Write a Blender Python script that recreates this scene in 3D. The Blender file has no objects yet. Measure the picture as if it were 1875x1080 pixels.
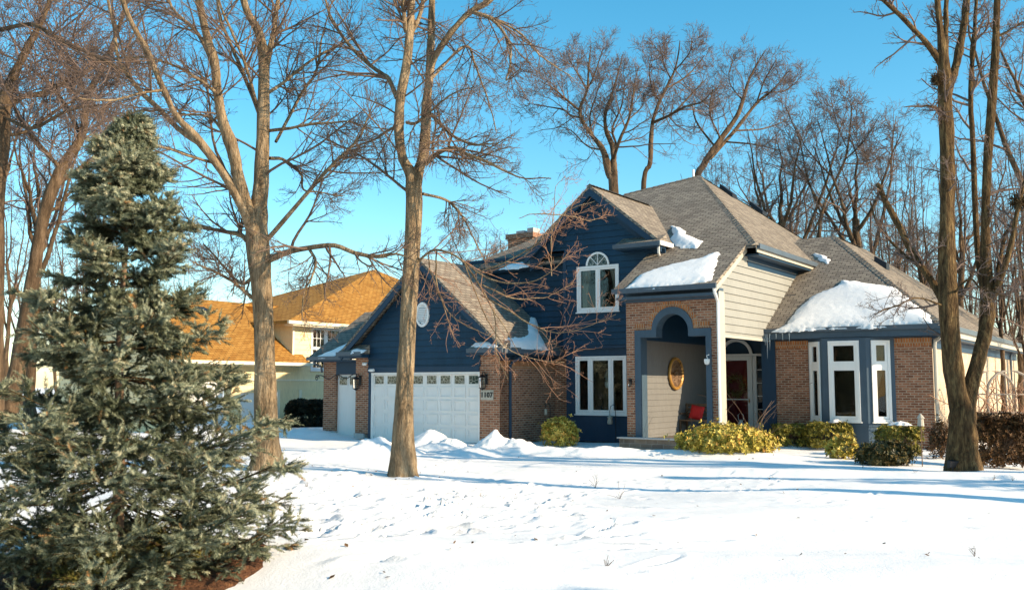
import bpy, math, random
import numpy as np
from mathutils import Vector, Matrix
R = math.radians
S = bpy.context.scene
COL = S.collection

# ------------------------------------------------------------------ camera, sky, sun, exposure
F, CX, CY, EYE = 1750.0, 937.5, 540.0, 1.75
PITCH = math.atan(165 / F)
cam = bpy.data.objects.new('camera', bpy.data.cameras.new('camera'))
COL.objects.link(cam)
cam.location = (0, 0, EYE)
cam.rotation_euler = (R(90) + PITCH, 0, 0)
cam.data.sensor_width = 36
cam.data.lens = 36 * F / 1875
cam.data.clip_end = 3000
cam.data.clip_start = 0.1
S.camera = cam

SUN_EL, SUN_WORLD = 23.0, -34.7 + 9.5           # degrees; azimuth counter-clockwise from +X
sd = Vector((math.cos(R(SUN_EL)) * math.cos(R(SUN_WORLD)), math.cos(R(SUN_EL)) * math.sin(R(SUN_WORLD)), math.sin(R(SUN_EL))))
sun = bpy.data.objects.new('sun', bpy.data.lights.new('sun', 'SUN'))
COL.objects.link(sun)
sun.data.energy = 5.0
sun.data.angle = R(0.5)
sun.data.color = (1.0, 0.80, 0.55)
sun.rotation_euler = sd.to_track_quat('Z', 'Y').to_euler()
sun.location = (30, -15, 30)

W = bpy.data.worlds.new('World'); S.world = W; W.use_nodes = True
wn = W.node_tree.nodes; wl = W.node_tree.links
sky = wn.new('ShaderNodeTexSky'); sky.sky_type = 'NISHITA'; sky.sun_disc = False
sky.sun_elevation = R(SUN_EL); sky.sun_rotation = R(90 - SUN_WORLD)
sky.air_density = 1.0; sky.dust_density = 0.3; sky.ozone_density = 2.0
hs = wn.new('ShaderNodeHueSaturation'); hs.inputs['Hue'].default_value = 0.478; hs.inputs['Saturation'].default_value = 1.36
wl.new(sky.outputs[0], hs.inputs['Color']); wl.new(hs.outputs[0], wn['Background'].inputs[0])
wn['Background'].inputs[1].default_value = 0.14
S.view_settings.view_transform = 'Standard'
S.view_settings.look = 'None'
S.view_settings.gamma = 1
S.view_settings.exposure = 0.80
S.render.engine = 'CYCLES'
S.cycles.max_bounces = 6
S.cycles.transparent_max_bounces = 12
S.cycles.use_denoising = True

# ------------------------------------------------------------------ helpers
CP, SP = math.cos(PITCH), math.sin(PITCH)
def at(px, py, Y):
    """point at forward distance Y (world y) seen at a photo pixel"""
    a, b = (px - CX) / F, -(py - CY) / F
    d = (a, CP - b * SP, SP + b * CP)
    t = Y / d[1]
    return np.array((d[0] * t, Y, EYE + d[2] * t))
TH = R(34.7)
HO = Vector((-0.987, 29.313, 0.0))               # front right corner of the garage door
HROT = -TH
def L2W(p):
    c, s = math.cos(HROT), math.sin(HROT)
    return Vector((HO.x + p[0] * c - p[1] * s, HO.y + p[0] * s + p[1] * c, HO.z + p[2]))

def tag(o, label=None, cat=None, group=None, kind=None):
    if label: o['label'] = label
    if cat: o['category'] = cat
    if group: o['group'] = group
    if kind: o['kind'] = kind
    return o
def empty(name, loc, rz=0.0, **k):
    o = bpy.data.objects.new(name, None); COL.objects.link(o)
    o.location = loc; o.rotation_euler = (0, 0, rz); o.empty_display_size = 0.3
    return tag(o, **k)
def link(name, me, mat=None, parent=None, **k):
    o = bpy.data.objects.new(name, me); COL.objects.link(o)
    if mat is not None and not me.materials: me.materials.append(mat)
    if parent is not None: o.parent = parent
    return tag(o, **k)

def np_mesh(name, V, Fq, mat=None, smooth=True, attr=None):
    """mesh from numpy: V (n,3), Fq list of index arrays (m,k)"""
    me = bpy.data.meshes.new(name)
    if not isinstance(Fq, list): Fq = [Fq]
    Fq = [f for f in Fq if len(f)]
    me.vertices.add(len(V)); me.vertices.foreach_set('co', np.asarray(V, np.float32).ravel())
    loops = np.concatenate([f.ravel() for f in Fq]).astype(np.int32)
    tot = np.concatenate([np.full(len(f), f.shape[1], np.int32) for f in Fq])
    st = np.concatenate([[0], np.cumsum(tot)[:-1]]).astype(np.int32)
    me.loops.add(len(loops)); me.loops.foreach_set('vertex_index', loops)
    me.polygons.add(len(tot)); me.polygons.foreach_set('loop_start', st)
    try: me.polygons.foreach_set('loop_total', tot)
    except Exception: pass
    me.update(calc_edges=True)
    me.polygons.foreach_set('use_smooth', np.full(len(tot), smooth, bool))
    if attr is not None:
        a = me.attributes.new('tone', 'FLOAT', 'POINT'); a.data.foreach_set('value', np.asarray(attr, np.float32))
    if mat is not None: me.materials.append(mat)
    return me

class MB:
    def __init__(s): s.v = []; s.f = []
    def poly(s, pts):
        b = len(s.v); s.v += [tuple(map(float, p)) for p in pts]; s.f.append(list(range(b, b + len(pts)))); return s
    def box(s, x0, x1, y0, y1, z0, z1):
        x0, x1 = min(x0, x1), max(x0, x1); y0, y1 = min(y0, y1), max(y0, y1); z0, z1 = min(z0, z1), max(z0, z1)
        b = len(s.v)
        s.v += [(x0, y0, z0), (x1, y0, z0), (x1, y1, z0), (x0, y1, z0), (x0, y0, z1), (x1, y0, z1), (x1, y1, z1), (x0, y1, z1)]
        s.f += [[b + i for i in q] for q in ((0, 3, 2, 1), (4, 5, 6, 7), (0, 1, 5, 4), (1, 2, 6, 5), (2, 3, 7, 6), (3, 0, 4, 7))]
        return s
    def hexa(s, p):
        b = len(s.v); s.v += [tuple(map(float, q)) for q in p]
        s.f += [[b + i for i in q] for q in ((0, 3, 2, 1), (4, 5, 6, 7), (0, 1, 5, 4), (1, 2, 6, 5), (2, 3, 7, 6), (3, 0, 4, 7))]
        return s
    def slab(s, pts, off):
        """extrude polygon pts by vector off, closed"""
        b = len(s.v); n = len(pts); off = Vector(off)
        s.v += [tuple(Vector(p)) for p in pts] + [tuple(Vector(p) + off) for p in pts]
        s.f.append([b + i for i in range(n)]); s.f.append([b + n + i for i in reversed(range(n))])
        for i in range(n):
            j = (i + 1) % n; s.f.append([b + i, b + n + i, b + n + j, b + j])
        return s
    def tube(s, pts, r, n=8, cap=True):
        pts = [Vector(p) for p in pts]; m = len(pts)
        rr = r if isinstance(r, (list, tuple)) else [r] * m
        b = len(s.v); ref = None
        for i, p in enumerate(pts):
            t = (pts[min(i + 1, m - 1)] - pts[max(i - 1, 0)]).normalized()
            if ref is None: ref = Vector((0, 0, 1)) if abs(t.z) < .8 else Vector((1, 0, 0))
            u = t.cross(ref).normalized(); w = t.cross(u); ref = w.cross(t) if False else ref
            for k in range(n):
                a = 2 * math.pi * k / n
                s.v.append(tuple(p + (u * math.cos(a) + w * math.sin(a)) * rr[i]))
        for i in range(m - 1):
            for k in range(n):
                s.f.append([b + i * n + k, b + i * n + (k + 1) % n, b + (i + 1) * n + (k + 1) % n, b + (i + 1) * n + k])
        if cap:
            s.f.append([b + k for k in range(n)]); s.f.append([b + (m - 1) * n + k for k in reversed(range(n))])
        return s
    def lathe(s, prof, c=(0, 0, 0), n=16, ax='z'):
        b = len(s.v)
        for r, h in prof:
            for k in range(n):
                a = 2 * math.pi * k / n
                q = (r * math.cos(a), r * math.sin(a), h)
                if ax == 'x': q = (h, r * math.cos(a), r * math.sin(a))
                if ax == 'y': q = (r * math.cos(a), h, r * math.sin(a))
                s.v.append((q[0] + c[0], q[1] + c[1], q[2] + c[2]))
        for i in range(len(prof) - 1):
            for k in range(n):
                s.f.append([b + i * n + k, b + i * n + (k + 1) % n, b + (i + 1) * n + (k + 1) % n, b + (i + 1) * n + k])
        return s
    def obox(s, fr, u0, u1, z0, z1, d0, d1):
        """box in a wall frame fr=(origin, udir, normal): d = distance out of the wall"""
        o, ud, n = fr
        P = lambda u, z, d: (o[0] + ud[0] * u + n[0] * d, o[1] + ud[1] * u + n[1] * d, o[2] + z)
        return s.hexa([P(u0, z0, d1), P(u1, z0, d1), P(u1, z0, d0), P(u0, z0, d0), P(u0, z1, d1), P(u1, z1, d1), P(u1, z1, d0), P(u0, z1, d0)])
    def build(s, name, mat=None, parent=None, base=None, smooth=False, rot=True, **k):
        me = bpy.data.meshes.new(name)
        V = s.v
        if base is not None: V = [(p[0] - base[0], p[1] - base[1], p[2] - base[2]) for p in V]
        me.from_pydata(V, [], s.f); me.update()
        uv = me.uv_layers.new(name='UVMap')
        co = np.array([tuple(map(float, q)) for q in s.v])
        for p in me.polygons:
            n = p.normal
            if abs(n.z) > .98: h = Vector((1, 0, 0)); w = Vector((0, 1, 0))
            else:
                h = Vector((0, 0, 1)).cross(n).normalized(); w = n.cross(h)
            for li, vi in zip(p.loop_indices, p.vertices):
                q = co[vi]
                uv.data[li].uv = (h.x * q[0] + h.y * q[1] + h.z * q[2], w.x * q[0] + w.y * q[1] + w.z * q[2])
        if smooth:
            for p in me.polygons: p.use_smooth = True
        o = link(name, me, mat, parent, **k)
        if base is not None and parent is None:
            o.location = L2W(base); o.rotation_euler = (0, 0, HROT)
        return o

FRONT = lambda y: ((0, y, 0), (1, 0, 0), (0, -1, 0))      # wall facing the viewer, u = local x
SIDE = lambda x: ((x, 0, 0), (0, 1, 0), (1, 0, 0))        # wall facing right, u = local y

def clip(poly, ax, val, keep_less):
    out = []
    n = len(poly)
    for i in range(n):
        a, b = poly[i], poly[(i + 1) % n]
        ina = (a[ax] <= val + 1e-9) if keep_less else (a[ax] >= val - 1e-9)
        inb = (b[ax] <= val + 1e-9) if keep_less else (b[ax] >= val - 1e-9)
        if ina: out.append(a)
        if ina != inb:
            t = (val - a[ax]) / (b[ax] - a[ax])
            out.append((a[0] + (b[0] - a[0]) * t, a[1] + (b[1] - a[1]) * t))
    res = []
    for q in out:
        if not res or abs(q[0] - res[-1][0]) + abs(q[1] - res[-1][1]) > 1e-6: res.append(q)
    return res if len(res) >= 3 else []
def minus(polys, holes):
    for (u0, u1, z0, z1) in holes:
        nxt = []
        for p in polys:
            l = clip(p, 0, u0, True); r = clip(p, 0, u1, False)
            m = clip(clip(p, 0, u0, False) or [], 0, u1, True) if p else []
            for q in (l, r):
                if q: nxt.append(q)
            if m:
                for q in (clip(m, 1, z0, True), clip(m, 1, z1, False)):
                    if q: nxt.append(q)
        polys = nxt
    return polys
def siding(mb, poly, fr, holes=(), pitch=0.2, lip=0.034, d=0.0):
    """lap boards: every board stands proud at its lower edge"""
    o, ud, n = fr
    P = lambda u, z, dd: (o[0] + ud[0] * u + n[0] * dd, o[1] + ud[1] * u + n[1] * dd, o[2] + z)
    for pl in minus([list(poly)], holes):
        z0 = min(q[1] for q in pl); z1 = max(q[1] for q in pl)
        k = math.floor(z0 / pitch)
        while k * pitch < z1 - 1e-6:
            a, b = k * pitch, (k + 1) * pitch
            c = clip(pl, 1, a, False)
            c = clip(c, 1, b, True) if c else []
            if c:
                mb.poly([P(u, z, d + lip * (1 - (z - a) / pitch)) for u, z in c])
                low = [q for q in c if abs(q[1] - a) < 1e-6]
                if len(low) == 2:
                    mb.poly([P(low[0][0], a, d + lip), P(low[1][0], a, d + lip), P(low[1][0], a, d), P(low[0][0], a, d)])
            k += 1
    return mb
def flat(mb, poly, fr, holes=(), d=0.0, th=0.0):
    o, ud, n = fr
    for pl in minus([list(poly)], holes):
        pts = [(o[0] + ud[0] * u + n[0] * d, o[1] + ud[1] * u + n[1] * d, o[2] + z) for u, z in pl]
        if th: mb.slab(pts, (-n[0] * th, -n[1] * th, 0))
        else: mb.poly(pts)
    return mb

# value noise for shaping geometry
def vnoise(x, y, sc, seed):
    r = np.random.RandomState(seed); T = r.rand(256, 256)
    x = np.asarray(x) / sc + 1000; y = np.asarray(y) / sc + 1000
    xi = np.floor(x).astype(int); yi = np.floor(y).astype(int); fx = x - xi; fy = y - yi
    fx = fx * fx * (3 - 2 * fx); fy = fy * fy * (3 - 2 * fy)
    g = lambda i, j: T[(xi + i) % 256, (yi + j) % 256]
    return (g(0, 0) * (1 - fx) + g(1, 0) * fx) * (1 - fy) + (g(0, 1) * (1 - fx) + g(1, 1) * fx) * fy - 0.5

# ------------------------------------------------------------------ materials
def mat(name, base=(.5, .5, .5), rough=.7, spec=.3):
    m = bpy.data.materials.new(name); m.use_nodes = True
    b = m.node_tree.nodes['Principled BSDF']
    b.inputs['Base Color'].default_value = (*base, 1); b.inputs['Roughness'].default_value = rough
    b.inputs['Specular IOR Level'].default_value = spec
    return m
def N(m, t, **k):
    n = m.node_tree.nodes.new(t)
    for a, v in k.items(): setattr(n, a, v)
    return n
def LK(m, a, b): m.node_tree.links.new(a, b)
def ramp(m, stops, fac):
    r = N(m, 'ShaderNodeValToRGB'); e = r.color_ramp.elements
    while len(e) < len(stops): e.new(.5)
    for i, (p, c) in enumerate(stops): e[i].position = p; e[i].color = (*c, 1)
    LK(m, fac, r.inputs[0]); return r.outputs[0]
def noise(m, sc, detail=4, coord='Object', scale=(1, 1, 1), rough=.55):
    t = N(m, 'ShaderNodeTexCoord'); mp = N(m, 'ShaderNodeMapping'); mp.inputs['Scale'].default_value = scale
    n = N(m, 'ShaderNodeTexNoise'); n.inputs['Scale'].default_value = sc; n.inputs['Detail'].default_value = detail; n.inputs['Roughness'].default_value = rough
    LK(m, t.outputs[coord], mp.inputs[0]); LK(m, mp.outputs[0], n.inputs['Vector'])
    return n.outputs['Fac']
def bump(m, h, strength=.5, dist=.02):
    b = N(m, 'ShaderNodeBump'); b.inputs['Strength'].default_value = strength; b.inputs['Distance'].default_value = dist
    LK(m, h, b.inputs['Height']); LK(m, b.outputs[0], m.node_tree.nodes['Principled BSDF'].inputs['Normal'])
def setcol(m, out): LK(m, out, m.node_tree.nodes['Principled BSDF'].inputs['Base Color'])
def mixc(m, fac, a, b, mode='MIX'):
    x = N(m, 'ShaderNodeMix', data_type='RGBA', blend_type=mode)
    for s, v in ((0, fac), (6, a), (7, b)):
        if isinstance(v, (int, float)): x.inputs[s].default_value = v
        elif isinstance(v, tuple): x.inputs[s].default_value = (*v, 1)
        else: LK(m, v, x.inputs[s])
    return x.outputs[2]

def paint(name, c, var=.18, rough=.55, bs=.15, fine=.25):
    m = mat(name, c, rough, .35)
    n = noise(m, 1.7, 6, scale=(1, 1, .5)); n2 = noise(m, 14, 4, scale=(1, 1, .25))
    a = ramp(m, [(.3, tuple(x * (1 - var) for x in c)), (.7, tuple(min(1, x * (1 + var)) for x in c))], n)
    setcol(m, mixc(m, fine, a, ramp(m, [(.3, tuple(x * .7 for x in c)), (.7, tuple(min(1, x * 1.25) for x in c))], n2)))
    bump(m, n2, bs, .01); return m
def brickmat(name, c1, c2, mortar, bw=.21, bh=.07, ms=.012):
    m = mat(name, c1, .85, .2)
    t = N(m, 'ShaderNodeTexCoord'); b = N(m, 'ShaderNodeTexBrick')
    b.inputs['Scale'].default_value = 1; b.inputs['Brick Width'].default_value = bw; b.inputs['Row Height'].default_value = bh
    b.inputs['Mortar Size'].default_value = ms; b.inputs['Mortar Smooth'].default_value = .2; b.inputs['Bias'].default_value = -.1
    b.inputs['Color1'].default_value = (*c1, 1); b.inputs['Color2'].default_value = (*c2, 1); b.inputs['Mortar'].default_value = (*mortar, 1)
    LK(m, t.outputs['UV'], b.inputs['Vector'])
    n = noise(m, 5, 5); nf = noise(m, 60, 3)
    c = mixc(m, .55, b.outputs['Color'], ramp(m, [(.3, (.5, .47, .45)), (.72, (1, 1, 1))], n), 'MULTIPLY')
    c = mixc(m, .5, c, ramp(m, [(.3, (.5, .5, .5)), (.7, (1, 1, 1))], nf), 'MULTIPLY')
    setcol(m, c)
    mt = N(m, 'ShaderNodeMath', operation='MULTIPLY'); mt.inputs[1].default_value = -1
    LK(m, b.outputs['Fac'], mt.inputs[0]); bump(m, mt.outputs[0], .8, .012)
    return m
def shingle(name, c1, c2, dark):
    m = mat(name, c1, .95, .1)
    t = N(m, 'ShaderNodeTexCoord'); b = N(m, 'ShaderNodeTexBrick')
    b.inputs['Scale'].default_value = 1; b.inputs['Brick Width'].default_value = .28; b.inputs['Row Height'].default_value = .14
    b.inputs['Mortar Size'].default_value = .014; b.inputs['Mortar Smooth'].default_value = .6; b.inputs['Bias'].default_value = 0
    b.inputs['Color1'].default_value = (*c1, 1); b.inputs['Color2'].default_value = (*c2, 1); b.inputs['Mortar'].default_value = (*dark, 1)
    LK(m, t.outputs['UV'], b.inputs['Vector'])
    n = noise(m, 1.2, 6); nf = noise(m, 45, 3)
    c = mixc(m, .4, b.outputs['Color'], ramp(m, [(.3, (.55, .55, .55)), (.7, (1, 1, 1))], n), 'MULTIPLY')
    c = mixc(m, .6, c, ramp(m, [(.32, (.45, .45, .45)), (.68, (1.0, 1.0, 1.0))], nf), 'MULTIPLY')
    setcol(m, c)
    # each course is thicker at its lower edge
    sep = N(m, 'ShaderNodeSeparateXYZ'); LK(m, t.outputs['UV'], sep.inputs[0])
    d = N(m, 'ShaderNodeMath', operation='DIVIDE'); d.inputs[1].default_value = .14; LK(m, sep.outputs[1], d.inputs[0])
    fr = N(m, 'ShaderNodeMath', operation='FRACT'); LK(m, d.outputs[0], fr.inputs[0])
    iv = N(m, 'ShaderNodeMath', operation='SUBTRACT'); iv.inputs[0].default_value = 1; LK(m, fr.outputs[0], iv.inputs[1])
    ad = N(m, 'ShaderNodeMath', operation='MULTIPLY_ADD'); ad.inputs[1].default_value = .5; LK(m, nf, ad.inputs[0]); LK(m, iv.outputs[0], ad.inputs[2])
    bump(m, ad.outputs[0], .8, .03)
    return m
def leafmat(name, stops, sc=3.0, rough=.6, tone=False):
    m = mat(name, stops[0][1], rough, .3)
    n = noise(m, sc, 5)
    if tone:
        a = N(m, 'ShaderNodeAttribute', attribute_name='tone')
        ad = N(m, 'ShaderNodeMath', operation='MULTIPLY_ADD'); ad.inputs[1].default_value = .35
        LK(m, n, ad.inputs[0]); sb = N(m, 'ShaderNodeMath', operation='SUBTRACT'); sb.inputs[1].default_value = .175
        LK(m, a.outputs['Fac'], ad.inputs[2]); LK(m, ad.outputs[0], sb.inputs[0]); n = sb.outputs[0]
    setcol(m, ramp(m, stops, n)); return m
def barkmat(name, lo, mid, hi, sc=7):
    m = mat(name, mid, .9, .15)
    n = noise(m, sc, 7, scale=(1.6, 1.6, .28), rough=.65); n2 = noise(m, 1.1, 4)
    n3 = noise(m, 26, 4, scale=(1.5, 1.5, .4))
    c = ramp(m, [(.28, lo), (.5, mid), (.74, hi)], n)
    c = mixc(m, .75, c, ramp(m, [(.3, (.5, .47, .45)), (.65, (1, 1, 1))], n2), 'MULTIPLY')
    c = mixc(m, .5, c, ramp(m, [(.35, (.45, .45, .45)), (.6, (1, 1, 1))], n3), 'MULTIPLY')
    setcol(m, c)
    ad = N(m, 'ShaderNodeMath', operation='ADD'); LK(m, n, ad.inputs[0]); LK(m, n3, ad.inputs[1])
    bump(m, ad.outputs[0], 1.0, .055); return m
def glassmat():
    m = bpy.data.materials.new('window_glass'); m.use_nodes = True; nt = m.node_tree; nt.nodes.clear()
    o = nt.nodes.new('ShaderNodeOutputMaterial'); g = nt.nodes.new('ShaderNodeBsdfGlossy'); t = nt.nodes.new('ShaderNodeBsdfTransparent')
    f = nt.nodes.new('ShaderNodeFresnel'); f.inputs[0].default_value = 1.45; x = nt.nodes.new('ShaderNodeMixShader')
    g.inputs['Roughness'].default_value = .02; t.inputs[0].default_value = (.75, .8, .8, 1)
    tc = nt.nodes.new('ShaderNodeTexCoord'); n = nt.nodes.new('ShaderNodeTexNoise'); n.inputs['Scale'].default_value = 1.6; n.inputs['Detail'].default_value = 1
    b = nt.nodes.new('ShaderNodeBump'); b.inputs['Strength'].default_value = .12; b.inputs['Distance'].default_value = .05
    nt.links.new(tc.outputs['Object'], n.inputs['Vector']); nt.links.new(n.outputs['Fac'], b.inputs['Height'])
    nt.links.new(b.outputs[0], g.inputs['Normal'])
    nt.links.new(f.outputs[0], x.inputs[0]); nt.links.new(t.outputs[0], x.inputs[1]); nt.links.new(g.outputs[0], x.inputs[2]); nt.links.new(x.outputs[0], o.inputs[0])
    return m
M = {}
M['navy'] = paint('navy_siding', (.008, .036, .070), .32, .5)
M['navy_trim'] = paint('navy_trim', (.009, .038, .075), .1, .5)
M['slate'] = paint('slate_trim', (.050, .085, .120), .1, .5)
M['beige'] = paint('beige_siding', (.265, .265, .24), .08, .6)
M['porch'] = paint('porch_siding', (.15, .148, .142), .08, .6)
M['cream_trim'] = paint('cream_trim', (.44, .41, .34), .06, .5)
M['white'] = paint('white_trim', (.82, .81, .78), .04, .45, .05, .08)
M['door_white'] = paint('garage_door_paint', (.78, .77, .74), .03, .5, .05, .06)
M['gutter'] = paint('gutter_metal', (.075, .10, .125), .12, .4)
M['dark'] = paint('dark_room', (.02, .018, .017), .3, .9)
M['black'] = paint('black_iron', (.012, .012, .014), .2, .45)
M['brick'] = brickmat('orange_brick', (.50, .215, .12), (.20, .068, .038), (.52, .40, .29))
M['soldier'] = brickmat('soldier_brick', (.58, .22, .075), (.42, .14, .05), (.5, .37, .25), .072, .21)
M['paint_brick'] = brickmat('painted_brick', (.74, .60, .43), (.66, .52, .36), (.70, .58, .43))
M['stone'] = brickmat('step_stone', (.26, .21, .16), (.16, .13, .11), (.30, .27, .23), .35, .12)
M['roof'] = shingle('grey_shingle', (.42, .36, .285), (.26, .22, .18), (.06, .05, .045))
M['roof_orange'] = shingle('tawny_shingle', (.60, .315, .08), (.43, .20, .045), (.13, .06, .02))
M['concrete'] = paint('concrete', (.45, .44, .42), .15, .8)
M['red'] = paint('red_door', (.32, .015, .02), .15, .35)
M['cushion'] = paint('red_cushion', (.5, .02, .02), .3, .8)
M['glass'] = glassmat()
M['curtain'] = paint('pale_curtain', (.45, .40, .32), .15, .9)
M['wood'] = paint('weathered_wood', (.16, .10, .06), .3, .8)
M['wood_grey'] = paint('grey_lattice', (.26, .22, .18), .25, .8)
M['gold'] = mat('gold_metal', (.42, .22, .05), .4, .5); M['gold'].node_tree.nodes['Principled BSDF'].inputs['Metallic'].default_value = .3
bump(M['gold'], noise(M['gold'], 9, 3), .6, .03)
M['cream_wall'] = paint('cream_siding', (.80, .66, .38), .08, .6)
M['cream2'] = paint('cream_trim_far', (.82, .74, .55), .06, .6)
M['bark'] = barkmat('maple_bark', (.085, .057, .033), (.33, .238, .142), (.55, .43, .28))
M['bark_dark'] = barkmat('rough_bark', (.025, .014, .007), (.125, .078, .036), (.33, .225, .10), 11)
M['bark_far'] = barkmat('far_bark', (.04, .026, .016), (.15, .10, .06), (.29, .20, .125), 3)
M['twig'] = paint('twig', (.13, .085, .058), .35, .8)
M['twig_red'] = paint('red_twig', (.34, .18, .105), .4, .7)
M['twig_far'] = paint('far_twig', (.15, .105, .085), .35, .85)
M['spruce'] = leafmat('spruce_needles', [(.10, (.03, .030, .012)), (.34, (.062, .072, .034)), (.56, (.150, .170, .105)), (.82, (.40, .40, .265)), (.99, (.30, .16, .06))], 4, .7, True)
M['juniper'] = leafmat('juniper_needles', [(.15, (.05, .05, .012)), (.5, (.15, .14, .03)), (.9, (.28, .23, .06))], 4, .6, True)
M['box_gold'] = leafmat('golden_leaves', [(.1, (.20, .16, .02)), (.4, (.40, .32, .045)), (.70, (.64, .51, .12)), (.95, (.66, .33, .08))], 6, .5, True)
M['box_green'] = leafmat('olive_leaves', [(.1, (.04, .042, .008)), (.5, (.20, .18, .03)), (.85, (.48, .37, .06))], 6, .5, True)
M['holly'] = leafmat('dark_leaves', [(.1, (.012, .016, .007)), (.5, (.05, .052, .016)), (.95, (.24, .15, .05))], 6, .45, True)
M['hedge_dark'] = leafmat('hedge_leaves', [(.1, (.006, .008, .004)), (.6, (.016, .018, .008)), (.95, (.04, .03, .012))], 6, .6, True)
M['dry'] = leafmat('dry_leaves', [(.1, (.025, .013, .005)), (.5, (.085, .042, .015)), (.95, (.23, .115, .04))], 6, .7, True)
M['mulch'] = leafmat('bark_mulch', [(.25, (.03, .014, .007)), (.55, (.12, .05, .022)), (.8, (.24, .11, .045))], 16, .9)
bump(M['mulch'], noise(M['mulch'], 30, 4), 1, .04)
def snowmat():
    m = mat('snow', (.90, .90, .92), .75, .2)
    n = noise(m, 2.2, 5); n2 = noise(m, 38, 5, rough=.7); n3 = noise(m, .5, 3)
    c = ramp(m, [(.3, (.87, .855, .84)), (.65, (.935, .92, .90))], n3)
    setcol(m, c)
    ad = N(m, 'ShaderNodeMath', operation='MULTIPLY_ADD'); ad.inputs[1].default_value = 2.5; LK(m, n, ad.inputs[0]); LK(m, n2, ad.inputs[2])
    bump(m, ad.outputs[0], .35, .03)
    return m
M['snow'] = snowmat()
M['ice'] = mat('ice', (.8, .88, .92), .12, .5)
M['ice'].node_tree.nodes['Principled BSDF'].inputs['Transmission Weight'].default_value = .6

# ------------------------------------------------------------------ snow-covered ground
PRINTS = []
_r = np.random.RandomState(5)
def add_prints(n, pxr, pyr, lx=(.22, .6), ly=(.09, .17), dp=(.05, .11)):
    for _ in range(n):
        px = _r.uniform(*pxr); py = _r.uniform(*pyr)
        a, b = (px - CX) / F, -(py - CY) / F
        t = -EYE / (SP + b * CP); x, y = a * t, (CP - b * SP) * t
        PRINTS.append((x, y, _r.uniform(*lx), _r.uniform(*ly), _r.uniform(*dp), _r.normal(R(14), R(22))))
add_prints(130, (450, 1050), (872, 975), (.2, .75), (.09, .16)); add_prints(50, (480, 1150), (890, 1010), (.2, .8), (.08, .15)); add_prints(60, (1000, 1420), (852, 905), (.15, .35), (.07, .12), (.02, .05))
add_prints(34, (900, 1800), (890, 985), (.12, .35), (.05, .1), (.015, .04)); add_prints(12, (560, 1300), (960, 1070), (.3, .7), (.1, .18), (.03, .06)); add_prints(60, (520, 900), (826, 866), (.2, .5), (.1, .2), (.03, .06))
def ground_h(x, y):
    h = .20 * vnoise(x, y, 5.5, 1) + .14 * vnoise(x * .6 + y * .3, y, 1.7, 2) + .035 * vnoise(x * .55 + .35 * y, y * 1.2, .75, 3)
    h = h + .010 * vnoise(x * .6, y, .3, 4) + .004 * vnoise(x, y, .11, 14)
    # low ridge along the shovelled front walk and the edge of the planting bed
    d = (y - (19.7 - .42 * (x - 4.5)))
    h = h + .10 * np.exp(-(d / .22) ** 2) * (x > 2.2) * np.clip((x - 2.2) / 1.5, 0, 1) - .05 * np.exp(-((d + .45) / .3) ** 2) * np.clip((x - 2.2) / 1.5, 0, 1)
    d2 = (y - (24.9 - .30 * (x - 1.5)))
    h = h + .12 * np.exp(-(d2 / .3) ** 2) * np.clip((x + 4.0) / 2, 0, 1) * np.clip((7.5 - x) / 2, 0, 1)
    # wind-drift swells in the near lawn
    h = h + .08 * np.sin(y * 1.5 + x * .35 + 2 * vnoise(x, y, 4, 8)) * np.clip((14 - y) / 4, 0, 1)
    return h
def ground():
    xs = np.unique(np.concatenate([np.linspace(-400, -40, 19), np.linspace(-40, -12, 30), np.linspace(-12, -6, 50), np.linspace(-6, 10, 290), np.linspace(10, 16, 40), np.linspace(16, 50, 30), np.linspace(50, 400, 18)]))
    ys = np.unique(np.concatenate([np.linspace(-60, 0, 14), np.linspace(0, 4.5, 16), np.linspace(4.5, 12, 130), np.linspace(12, 22, 230), np.linspace(22, 31, 120), np.linspace(31, 60, 50), np.linspace(60, 600, 25)]))
    X, Y = np.meshgrid(xs, ys)
    Z = ground_h(X, Y)
    for (x, y, l, w, dp, a) in PRINTS:
        m = (abs(X - x) < 1.2) & (abs(Y - y) < 1.2)
        if not m.any(): continue
        dx, dy = X[m] - x, Y[m] - y
        u = (dx * math.cos(a) + dy * math.sin(a)) / l * 2; v = (-dx * math.sin(a) + dy * math.cos(a)) / w * 2
        q = np.sqrt(u * u + v * v)
        Z[m] += -dp * np.clip(1.15 - q, 0, 1) ** .6 * (q < 1.15) + dp * .38 * np.exp(-((q - 1.45) / .35) ** 2)
    far = np.clip((np.hypot(X, Y - 15) - 40) / 40, 0, 1); Z = Z * (1 - far)
    ny, nx = X.shape
    V = np.stack([X, Y, Z], -1).reshape(-1, 3)
    i = np.arange(ny * nx).reshape(ny, nx)
    Fq = np.stack([i[:-1, :-1], i[:-1, 1:], i[1:, 1:], i[1:, :-1]], -1).reshape(-1, 4)
    link('snow_ground', np_mesh('snow_ground', V, Fq, M['snow']), kind='structure')
ground()

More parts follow.
